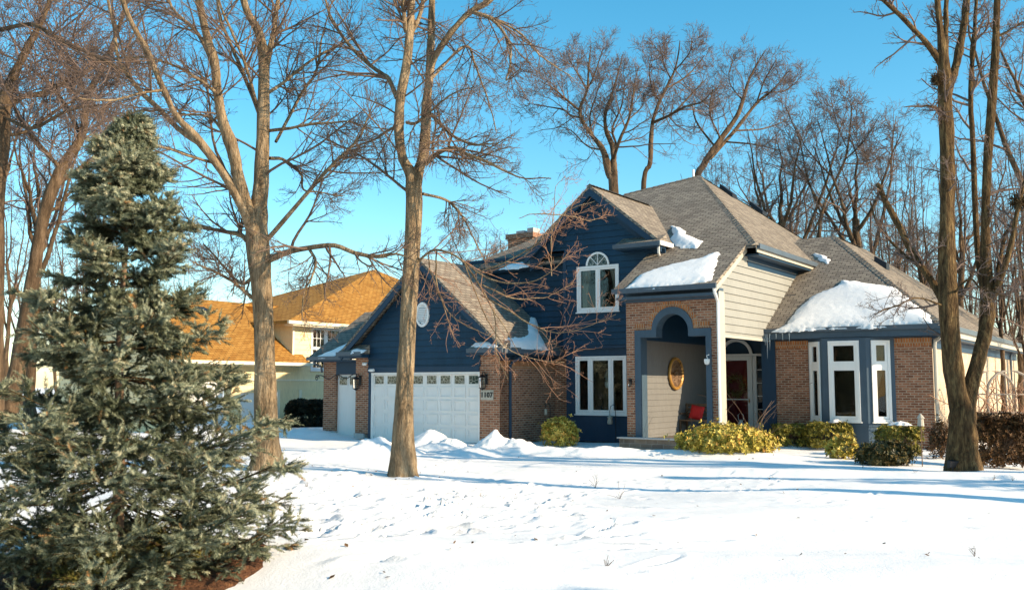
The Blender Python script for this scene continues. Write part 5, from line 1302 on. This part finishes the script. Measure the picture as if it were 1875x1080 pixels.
_s, _n = spruce('blue_spruce', (SPX, SPY, 0), 4.28, 1.78, 'dense blue-green spruce filling the left foreground', 401)
print('spruce shoots', _n)
spruce('spruce_tree', (13.0, 14.3, 0), 4.6, 1.9, 'evergreen spruce standing on the lawn right of the forked tree', 402, nshoot=12, dens=.8)
spruce('spruce_tree', (13.0, 2.1, 0), 6.1, 1.7, 'unseen sparse spruce added at the far right to shade the near lawn', 403, nshoot=6, dens=.55)  # sparse tree out of view, added to dapple the near lawn with shadow
ev = bpy.data.objects['spruce_tree']
for i, (x, y, q) in enumerate([(-25, 15, 1.9), (-28, 10.5, 2.2), (-24, -1, 1.9), (-31, 4, 2.4), (-33, 16.5, 2.3), (-29, -5, 2.2), (-21, 3.5, 1.6)]):  # copies out of view, added so the window panes reflect something dark
    c = ev.copy(); COL.objects.link(c); c.location = (x, y, 0); c.scale = (q, q, q); c.rotation_euler = (0, 0, i * 1.1)
    c['label'] = 'unseen evergreen spruce added at the far left to darken the window reflections'; c['group'] = 'unseen evergreens added at the far left'
    for ch in ev.children:
        d = ch.copy(); COL.objects.link(d); d.parent = c
# bare mulch under the spruce, melted free of snow
def mulch():
    n, m = 64, 16; V = [(0, 0, .05)]; Fs = []
    for j in range(1, m + 1):
        for i in range(n):
            a = 2 * math.pi * i / n; r = 1.42 * j / m * (1 + .10 * math.sin(a * 3 + 1) + .06 * math.sin(a * 7))
            V.append((r * math.cos(a), r * math.sin(a), 0))
    V = np.array(V); V[:, 2] = ground_h(V[:, 0] + SPX, V[:, 1] + SPY) + .045 + .05 * vnoise(V[:, 0], V[:, 1], .09, 55) + .06 * vnoise(V[:, 0], V[:, 1], .4, 56)
    rr = np.hypot(V[:, 0], V[:, 1]); V[rr > 1.3, 2] -= (rr[rr > 1.3] - 1.3) * .45
    tri = np.array([[0, 1 + i, 1 + (i + 1) % n] for i in range(n)])
    q = np.array([[1 + (j - 1) * n + i, 1 + j * n + i, 1 + j * n + (i + 1) % n, 1 + (j - 1) * n + (i + 1) % n] for j in range(1, m) for i in range(n)])
    o = link('mulch_ground', np_mesh('mulch_ground', V, [tri, q], M['mulch']), kind='structure'); o.location = (SPX, SPY, 0)
mulch()
# low yellowish juniper sprigs at the foot of the spruce
def sprig_shrub(name, loc, r, h, m_, label, seed, n=60, cat='shrub', group=None):
    rng = np.random.RandomState(seed); root = empty(name, loc, label=label, cat=cat, group=group)
    a = rng.uniform(0, 6.28, n); e = rng.uniform(.15, 1.2, n); L = rng.uniform(.5, 1, n)
    D = np.stack([np.cos(a) * np.cos(e) * r, np.sin(a) * np.cos(e) * r, np.sin(e) * h], -1) * L[:, None]
    t = np.linspace(0, 1, 6); P = D[:, None] * t[None, :, None]; P[:, :, 2] -= .12 * h * (t ** 2)[None]; P[:, 0, :2] += rng.normal(scale=.05, size=(n, 2))
    Rd = np.full((n, 6), .005)
    l1 = spawn(rng, P, Rd, per=9, tr=(.2, 1), lf=.4, lmin=.08, lmax=.3, n=4, ang=(25, 55), wander=.1, trop=(0, 0, .03))
    V, Fq = join([tubes(P, Rd, 4), tubes(*l1, 3)]); link('branches', np_mesh('branches', V, Fq, M['twig']), None, root)
    seg = np.concatenate([l1[0][:, :-1].reshape(-1, 3), P[:, 2:-1].reshape(-1, 3)]); dr_ = np.concatenate([np.diff(l1[0], axis=1).reshape(-1, 3), np.diff(P[:, 2:], axis=1).reshape(-1, 3)])
    tV, tF = needle_shoot(rng, .075, .02, 24)
    V, Fq = instance(tV, tF, seg, dr_, rng.uniform(.8, 1.2, len(seg)), rng)
    link('foliage', np_mesh('foliage', V, Fq, M[m_], smooth=False, attr=np.repeat(np.clip(rng.normal(.5, .2, len(seg)), 0, 1), len(tV))), None, root)
for i, (px, py, r, h, lb) in enumerate([(330, 1030, .5, .38, 'yellow-green juniper sprawling at the right foot of the spruce'), (180, 1060, .5, .36, 'yellow-green juniper in front of the spruce foot'), (255, 1000, .45, .42, 'golden juniper tuft under the middle of the spruce')]):
    a_, b_ = (px - CX) / F, -(py - CY) / F; t_ = -EYE / (SP + b_ * CP)
    sprig_shrub('juniper', (a_ * t_, (CP - b_ * SP) * t_, .02), r, h, 'juniper', lb, 420 + i, group='junipers under the spruce')

# ------------------------------------------------------------------ leafy shrubs
def leaf_shrub(name, loc, r, m_, label, seed, n=2600, leaf=.05, box=False, cat='shrub', group=None, rz=0.0, stems=18, fuzz=.17):
    """r=(rx,ry,rz): leaves crowd the outer shell of a lumpy crown, with gaps, over real stems"""
    rng = np.random.RandomState(seed); root = empty(name, loc, rz, label=label, cat=cat, group=group)
    rx, ry, hz = r
    d = unit(rng.normal(size=(n, 3))); d[:, 2] = abs(d[:, 2]) * rng.choice([1, 1, 1, -.55], n); d = unit(d)
    if box: p = np.sign(d) * abs(d) ** .5
    else: p = d
    lump = 1 + .9 * fuzz * vnoise(d[:, 0] * 3 + d[:, 2] * 2, d[:, 1] * 3 + seed, .55, seed) + fuzz * 1.1 * vnoise(d[:, 0] * 3, d[:, 1] * 3 - d[:, 2] * 2, .22, seed + 1)
    rad = lump * (1 - abs(rng.normal(scale=.16, size=n))) * np.where(rng.rand(n) < .05, 1 + rng.uniform(0, fuzz * 1.4, n), 1)
    pos = p * rad[:, None] * np.array([rx, ry, hz * .62]); pos[:, 2] += hz * .42
    pos = pos[pos[:, 2] > .01]; n = len(pos)
    # a cluster of three leaves
    V, Fq = [], []
    for k in range(4):
        a = k * 1.57 + .3; c_, s_ = math.cos(a), math.sin(a); w = .30
        for q in ((0, 0, 0), (.5 * c_ - w * s_, .5 * s_ + w * c_, .38), (1.0 * c_, 1.0 * s_, .55), (.5 * c_ + w * s_, .5 * s_ - w * c_, .38)): V.append(q)
        Fq.append([4 * k, 4 * k + 1, 4 * k + 2, 4 * k + 3])
    ax_ = unit(pos - np.array([0, 0, hz * .3])) + rng.normal(scale=.45, size=(n, 3)) + np.array([0, 0, .3])
    V2, F2 = instance(np.array(V), np.array(Fq), pos, ax_, leaf * rng.uniform(.6, 1.3, n), rng)
    tone = np.clip(.5 + rng.normal(scale=.2, size=n), 0, 1)
    link('foliage', np_mesh('foliage', V2, F2, M[m_], smooth=False, attr=np.repeat(tone, len(V))), None, root)
    k = stems; a = rng.uniform(0, 6.28, k); P = np.zeros((k, 6, 3)); t = np.linspace(0, 1, 6)
    P[:, :, 0] = np.cos(a)[:, None] * rx * .75 * t; P[:, :, 1] = np.sin(a)[:, None] * ry * .75 * t; P[:, :, 2] = hz * rng.uniform(.6, 1.1, k)[:, None] * t
    P[:, 1:] += rng.normal(scale=.03, size=(k, 5, 3)); Rd = np.full((k, 6), .011) * (1 - .6 * t)
    l1 = spawn(rng, P, Rd, per=8, tr=(.2, 1), lf=.5, lmin=.1, lmax=.6, n=4, wander=.15, trop=(0, 0, .05))
    V3, F3 = join([tubes(P, Rd, 5), tubes(*l1, 3)]); link('stems', np_mesh('stems', V3, F3, M['twig']), None, root)
    return root
def gp(px, py, dz=0.0):
    a, b = (px - CX) / F, -(py - CY) / F; t = -EYE / (SP + b * CP); return ((a * t), (CP - b * SP) * t, dz)
GS = 'foundation shrubs before the house'
leaf_shrub('shrub', gp(1026, 814), (.50, .45, .72), 'box_gold', 'small golden shrub below the three-part blue-wall window', 501, 1500, .075, group=GS, fuzz=.3)
leaf_shrub('shrub', gp(1330, 834), (1.16, .75, .70), 'box_gold', 'widest golden shrub, spreading in front of the arched porch step', 502, 5200, .07, group=GS, rz=-.2, fuzz=.22)
leaf_shrub('shrub', gp(1447, 815), (.46, .42, .58), 'box_green', 'rounded olive shrub against the brick left of the bay', 503, 2000, .055, box=True, group=GS)
leaf_shrub('shrub', gp(1518, 818), (.58, .42, .66), 'box_green', 'clipped olive shrub under the middle bay window', 504, 2600, .055, box=True, group=GS)
leaf_shrub('shrub', gp(1543, 840), (.34, .32, .52), 'box_gold', 'small loose golden shrub at the left end of the dark low holly', 505, 900, .07, group=GS, fuzz=.3)
leaf_shrub('holly_shrub', gp(1620, 850), (.55, .40, .44), 'holly', 'dark spiky low holly with brownish tips in front of the bay', 506, 1900, .075, group=GS, fuzz=.45)
leaf_shrub('shrub', gp(1646, 832), (.48, .42, .70), 'box_green', 'clipped olive shrub with a snow cap by the brick pier right of the bay', 507, 2200, .055, box=True, group=GS)
leaf_shrub('dry_bush', gp(1832, 850), (.58, .5, 1.05), 'dry', 'large rust-brown dry bush right of the forked tree', 508, 4600, .06, box=True, fuzz=.3)
leaf_shrub('dry_bush', gp(1724, 838), (.26, .3, .85), 'dry', 'thin dry shrub between the brick corner and the forked trunk', 509, 420, .06, fuzz=.4)
leaf_shrub('dry_bush', gp(1878, 838), (.7, .5, .8), 'dry', 'low dry brown shrub at the right edge', 510, 1400, .07, fuzz=.4)
leaf_shrub('clipped_hedge', gp(561, 782), (.80, .7, 1.08), 'hedge_dark', 'dark clipped hedge before the cream neighbouring house', 511, 9000, .085, box=True, fuzz=.05)
def snow_cap(loc, r, label, seed):
    n, m = 20, 7; rng = np.random.RandomState(seed); V = [(0, 0, r[2])]; 
    for j in range(1, m + 1):
        for i in range(n):
            a = 2 * math.pi * i / n; q = j / m * (1 + .25 * math.sin(a * 2 + seed) + .12 * math.sin(a * 5))
            V.append((r[0] * q * math.cos(a), r[1] * q * math.sin(a), r[2] * (1 - (j / m) ** 2.4) - .02 + rng.normal(scale=.008)))
    tri = np.array([[0, 1 + i, 1 + (i + 1) % n] for i in range(n)]); q = np.array([[1 + (j - 1) * n + i, 1 + j * n + i, 1 + j * n + (i + 1) % n, 1 + (j - 1) * n + (i + 1) % n] for j in range(1, m) for i in range(n)])
    o = link('snow_patch', np_mesh('snow_patch', np.array(V), [tri, q], M['snow']), label=label, cat='snow'); o.location = loc
g = gp(1646, 832); snow_cap((g[0] + .05, g[1] - .05, .76), (.26, .2, .09), 'snow cap on the clipped shrub beside the brick pier', 3)
g = gp(1538, 818); snow_cap((g[0] - .1, g[1] - .02, .71), (.2, .18, .09), 'snow cap on the clipped shrub under the middle bay window', 5)

# trellis arch with dry vine at the right edge
def trellis():
    b = gp(1838, 800); b = (13.6, 26.2, 0)
    r = empty('garden_arch', b, .25, label='white garden arch overgrown with dry vine at the right edge', cat='garden arch')
    mb = MB()
    for y in (0, .7):
        pts = [(-.75, y, 0), (-.75, y, 1.55)] + [(-.75 * math.cos(math.pi * i / 10), y, 1.55 + .6 * math.sin(math.pi * i / 10)) for i in range(1, 10)] + [(.75, y, 1.55), (.75, y, 0)]
        mb.tube(pts, .035, 6)
        for z in (.5, 1.0, 1.5): mb.tube([(-.75, y, z), (.75, y, z)], .018, 5)
        for x in (-.45, -.15, .15, .45): mb.tube([(x, y, 0), (x, y, 1.55 + .6 * math.sqrt(1 - (x / .75) ** 2) - .02)], .015, 5)
    mb.build('lattice', M['wood_grey'], r)
    rng = np.random.RandomState(8); n = 40; P = np.zeros((n, 12, 3)); P[:, 0] = np.stack([rng.uniform(-.9, .9, n), rng.uniform(-.1, .8, n), np.zeros(n)], -1)
    D = np.tile([0, 0, 1.], (n, 1))
    for k in range(11): D = unit(D + rng.normal(scale=.35, size=(n, 3)) + [0, 0, .1]); P[:, k + 1] = P[:, k] + D * .2
    Rd = np.full((n, 12), .012); l1 = spawn(rng, P, Rd, per=9, lf=.3, lmin=.2, lmax=.7, n=5, wander=.25)
    V, Fq = join([tubes(P, Rd, 5), tubes(*l1, 3)]); link('vine', np_mesh('vine', V, Fq, M['twig_red']), None, r)
trellis()

# ------------------------------------------------------------------ small things round the house
def at_local(name, p, label, cat, group=None): return empty(name, L2W(p), HROT, label=label, cat=cat, group=group)
# bench with a red cushion in the porch
b = at_local('bench', (5.50, 3.75, .25), 'dark bench in the shaded porch behind the arch', 'bench')
mb = MB()
for k in range(4): mb.box(-.55, .75, -.25 + .13 * k, -.14 + .13 * k, .42, .46)
mb.build('seat', M['wood'], b); mb = MB()
for k in range(3): mb.box(-.55, .75, .27, .30, .56 + .14 * k, .66 + .14 * k)
mb.build('backrest', M['wood'], b)
for x in (-.52, .68):
    for y in (-.24, .26): MB().box(x, x + .05, y - .02, y + .03, 0, .42 if y < 0 else .95).build('leg', M['wood'], b)
    MB().box(x, x + .05, -.22, .24, .62, .66).build('armrest', M['wood'], b)
def cushion():
    n = 14; V = []; 
    for s in (1, -1):
        for j in range(n + 1):
            for i in range(n + 1):
                u_, v_ = i / n * 2 - 1, j / n * 2 - 1; k = (1 - u_ ** 4) * (1 - v_ ** 4)
                V.append((.22 * u_ * (1 - .06 * (1 - abs(v_))), s * .085 * k ** .6, .22 * v_ * (1 - .06 * (1 - abs(u_)))))
    i = np.arange((n + 1) ** 2).reshape(n + 1, n + 1); q = np.stack([i[:-1, :-1], i[:-1, 1:], i[1:, 1:], i[1:, :-1]], -1).reshape(-1, 4)
    o = link('cushion', np_mesh('cushion', np.array(V), [q, q[:, ::-1] + (n + 1) ** 2], M['cushion']), label='red cushion leaning on the porch bench', cat='cushion')
    o.location = L2W((5.42, 3.80, .92)); o.rotation_euler = (R(-14), R(10), HROT)
cushion()
# round gold-rimmed basket with dry sprigs hung on the porch's left wall
pq = empty('wall_ornament', L2W((4.985, 3.25, 2.1)), HROT, label='round gold-rimmed ornament with dark dry sprigs hanging on the porch wall, half in sun', cat='wall ornament')
MB().lathe([(.40, .02), (.43, .07), (.47, .075), (.50, .04), (.50, .0), (.40, .0)], (0, 0, 0), 40, 'x').build('rim', M['gold'], pq, smooth=True)
MB().lathe([(0, -.0), (0, .012), (.41, .03), (.41, .0)], (0, 0, 0), 32, 'x').build('face', M['wood'], pq)
rg = np.random.RandomState(9); n_ = 130; a_ = rg.uniform(0, 6.28, n_); q_ = .36 * np.sqrt(rg.rand(n_)); tV, tF = needle_shoot(rg, .12, .03, 14)
V_, F_ = instance(tV, tF, np.stack([np.full(n_, .04), q_ * np.cos(a_), q_ * np.sin(a_)], -1), np.stack([np.full(n_, .6), np.cos(a_), np.sin(a_)], -1) + rg.normal(scale=.4, size=(n_, 3)), np.full(n_, 1.2), rg)
link('sprigs', np_mesh('sprigs', V_, F_, M['dry'], False, np.repeat(rg.uniform(.2, .9, n_), len(tV))), None, pq)
# wreath on the red door
def wreath(loc, R_, label, seed):
    rng = np.random.RandomState(seed); n = 420; a = rng.uniform(0, 6.28, n); q = rng.normal(scale=.07, size=(n, 2)); pos = np.stack([(R_ + q[:, 0]) * np.cos(a), q[:, 1] * .5, (R_ + q[:, 0]) * np.sin(a)], -1)
    axd = np.stack([-np.sin(a) + .7 * np.cos(a), -.5 + 0 * a, np.cos(a) + .7 * np.sin(a)], -1) + rng.normal(scale=.4, size=(n, 3))
    tV, tF = needle_shoot(rng, .09, .03, 12); V, Fq = instance(tV, tF, pos, axd, np.full(n, 1.1), rng)
    r = empty('wreath', loc, HROT, label=label, cat='wreath'); link('foliage', np_mesh('foliage', V, Fq, M['juniper'], False, np.repeat(rng.uniform(.3, .9, n), len(tV))), None, r)
    mb = MB(); mb.lathe([(R_ - .015, -.015), (R_ + .015, -.015), (R_ + .015, .015), (R_ - .015, .015), (R_ - .015, -.015)], (0, 0, 0), 24, 'y'); mb.build('hoop', M['wood'], r)
wreath(L2W((5.72, DY - .16, 1.72)), .27, 'round leafy wreath hanging on the red front door', 71)
# milk-can lantern by the door
mb = MB().lathe([(0, 0), (.10, 0), (.11, .03), (.11, .26), (.07, .33), (.06, .38), (.08, .40), (0, .41)], (0, 0, 0), 12).tube([(-.08, 0, .38), (-.09, 0, .55), (0, 0, .64), (.09, 0, .55), (.08, 0, .38)], .01, 5)
o = mb.build('milk_can', M['white'], None, (0, 0, 0), label='white lidded can with wire handle standing by the red door', cat='can'); o.location = L2W((6.0, 5.9, .25))
# feeder hanging on a hook under the window
fd = at_local('bird_feeder', (3.10, 2.55, .72), 'small hanging feeder on a thin hook below the three-part blue-wall window', 'bird feeder')
MB().lathe([(0, -.16), (.07, -.16), (.085, -.10), (.06, .02), (.09, .04), (.02, .11), (0, .12)], (0, 0, 0), 12).build('body', M['curtain'], fd)
MB().tube([(0, 0, .11), (0, 0, .26), (.03, 0, .38), (.12, 0, .44), (.2, 0, .36), (.2, 0, -.72)], .010, 5).build('hook', M['black'], fd)
# shepherd hook beside the garage's brick side wall
sh = at_local('shepherd_hook', (1.15, 2.2, 0), 'thin black hook with a small hanging lantern before the brick side wall', 'shepherd hook')
MB().tube([(0, 0, 0), (0, 0, 1.0), (-.04, 0, 1.16), (-.13, 0, 1.2), (-.19, 0, 1.1), (-.17, 0, 1.02)], .012, 6).build('pole', M['black'], sh)
MB().lathe([(0, .0), (.04, .0), (.05, -.04), (.05, -.16), (.06, -.18), (0, -.2)], (-.17, 0, 1.0), 10).build('lantern', M['curtain'], sh)
# stake lantern, right of the bay
g = gp(1689, 852); st = empty('path_lantern', (g[0], g[1], -.02), HROT, label='slim garden stake with a pale lantern before the right brick pier', cat='garden lantern')
MB().tube([(0, 0, 0), (0, 0, .86)], .011, 6).tube([(0, 0, .86), (0, 0, 1.02)], .05, 8).build('pole', M['wood'], st)
mb = MB().lathe([(0, 0), (.075, 0), (.07, .03), (.06, .16), (.09, .17), (.02, .26), (0, .27)], (0, 0, .88), 10); mb.build('lamp', M['cream_trim'], st)
# spotlight at the foot of the forked tree
g = gp(1745, 866); sp_ = empty('garden_spotlight', (g[0], g[1], 0), .3, label='small dark garden spotlight in the snow at the forked trunk foot', cat='spotlight')
MB().tube([(0, 0, -.05), (0, 0, .12)], .014, 6).build('stake', M['black'], sp_)
MB().hexa([(-.09, -.03, .12), (.09, -.03, .12), (.09, .05, .10), (-.09, .05, .10), (-.10, -.06, .24), (.10, -.06, .24), (.10, .04, .26), (-.10, .04, .26)]).build('lamp_head', M['black'], sp_)
# nests in the forked tree
def nest(px, py, Y, r, label, seed):
    rng = np.random.RandomState(seed); n = 170; d = unit(rng.normal(size=(n, 3))); d[:, 2] *= .7
    t = unit(np.cross(d, rng.normal(size=(n, 3)))); L = r * rng.uniform(.8, 2.0, n)
    P = (d * r * rng.uniform(.3, 1, (n, 1)))[:, None] + t[:, None] * (np.linspace(-.5, .5, 4)[None, :, None] * L[:, None, None])
    V, Fq = tubes(P, np.full((n, 4), .006), 3); o = link('bird_nest', np_mesh('bird_nest', V, Fq, M['bark_dark']), label=label, cat='nest'); o.location = at(px, py, Y)
nest(1716, 146, 19.5, .15, 'dark twig nest at the main stem of the forked tree', 3)
nest(1868, 368, 19.4, .21, 'twig nest in the outer right stem of the forked tree', 4)
# icicles from the gutter corner
rng = random.Random(4)
for i, (x, L_) in enumerate([(7.42, .75), (7.5, .5), (7.36, .35), (7.9, .22), (8.1, .26), (7.7, .18)]):
    mb = MB().tube([(0, 0, 0), (.005, 0, -L_ * .5), (0, 0, -L_)], [.022, .014, .003], 6)
    o = mb.build('icicle', M['ice'], None, (0, 0, 0), label='one of the icicles hanging from the wing gutter beside the porch', cat='icicle', group='icicles on the wing gutter'); o.location = L2W((x, 4.52, 3.29)); o.rotation_euler = (0, 0, HROT)
# winter figure standing inside the window
fg = at_local('figurine', (2.72, 3.25, .93), 'pale bearded figurine with a knitted hat inside the three-part window', 'figurine')
fgm = paint('figurine_plaster', (.62, .55, .48), .15, .8); M['fig'] = fgm
MB().lathe([(0, 0), (.24, 0), (.22, .2), (.20, .5), (.15, .75), (.09, .86), (0, .9)], (0, 0, 0), 18).build('body', M['wood'], fg, smooth=True)
MB().lathe([(0, .82), (.10, .86), (.14, .96), (.13, 1.06), (.08, 1.13), (0, 1.15)], (0, 0, 0), 18).build('head', M['fig'], fg, smooth=True)
MB().lathe([(.0, .58), (.06, .66), (.13, .82), (.13, .92), (0, .93)], (0, -.06, 0), 14).build('beard', M['white'], fg, smooth=True)
MB().lathe([(.155, 1.06), (.17, 1.10), (.15, 1.16), (.10, 1.30), (.0, 1.42)], (0, 0, 0), 16).lathe([(0, 1.40), (.06, 1.44), (.06, 1.50), (0, 1.54)], (0, 0, 0), 12).build('hat', M['curtain'], fg, smooth=True)
# weeds, leaves and twigs poking out of the snow
rng = np.random.RandomState(12)
for i, (px, py) in enumerate([(1135, 905), (1090, 885), (1675, 868), (1820, 882), (1855, 890), (1580, 858), (1110, 1056), (1785, 1028), (560, 900), (880, 905)]):
    x, y, _ = gp(px, py); z = float(ground_h(np.array([x]), np.array([y]))[0])
    n = 7; P = np.zeros((n, 5, 3)); D = unit(rng.normal(scale=.35, size=(n, 3)) + [0, 0, 1]); L = rng.uniform(.04, .12 if i > 1 else .3, n)
    for k in range(4): D = unit(D + rng.normal(scale=.15, size=(n, 3))); P[:, k + 1] = P[:, k] + D * (L / 4)[:, None]
    V, Fq = tubes(P, np.full((n, 5), .0022), 4)
    o = link('dry_weed', np_mesh('dry_weed', V, Fq, M['twig']), label='tuft of dry weed stems poking through the lawn snow', cat='weed', group='dry weeds in the snow'); o.location = (x, y, z - .01)
def litter():
    rg = np.random.RandomState(3); n = 150; px = rg.uniform(430, 1850, n); py = 830 + 245 * rg.rand(n) ** 1.6; P = np.array([gp(a, b) for a, b in zip(px, py)])
    near = rg.rand(n) < .45; P[near, 0] = np.where(rg.rand(near.sum()) < .5, -4.9, -2.1) + rg.normal(scale=.7, size=near.sum()); P[near, 1] = 19 + rg.normal(scale=.7, size=near.sum())
    P[:, 2] = ground_h(P[:, 0], P[:, 1]) + .012
    V = np.array([(-.5, 0, 0), (0, -.3, .12), (.55, 0, .1), (0, .32, .05)]); Fq = np.array([[0, 1, 2, 3]])
    v, f = instance(V, Fq, P, np.tile([0, 0, 1.], (n, 1)) + rg.normal(scale=.4, size=(n, 3)), rg.uniform(.03, .075, n), rg)
    link('leaf_litter', np_mesh('leaf_litter', v, f, M['dry'], False, np.repeat(rg.uniform(.1, .8, n), 4)), label='scattered dry leaves lying on the lawn snow', cat='leaves', kind='stuff')
litter()
# thin bare bush whose pale canes cross the doorway
def canes():
    loc = L2W((8.2, 1.0, 0)); rng = np.random.RandomState(31); r = empty('bare_bush', loc, label='thin bare arching canes in front of the door', cat='shrub')
    n = 9; P = np.zeros((n, 10, 3)); a = rng.uniform(0, 6.28, n); D = np.stack([np.cos(a) * .35, np.sin(a) * .35, np.ones(n)], -1); D = unit(D); P[:, 0] = rng.normal(scale=.06, size=(n, 3)) * [1, 1, 0]
    L = rng.uniform(1.6, 2.7, n)
    for k in range(9): D = unit(D + rng.normal(scale=.1, size=(n, 3)) + np.stack([np.cos(a) * .08, np.sin(a) * .08, np.full(n, -.05)], -1)); P[:, k + 1] = P[:, k] + D * (L / 9)[:, None]
    Rd = np.full((n, 10), .0055); l1 = spawn(rng, P, Rd, per=3, tr=(.4, 1), lf=.25, lmin=.15, lmax=.5, n=4, wander=.12)
    V, Fq = join([tubes(P, Rd, 5), tubes(*l1, 3)]); link('canes', np_mesh('canes', V, Fq, M['twig']), None, r)
canes()
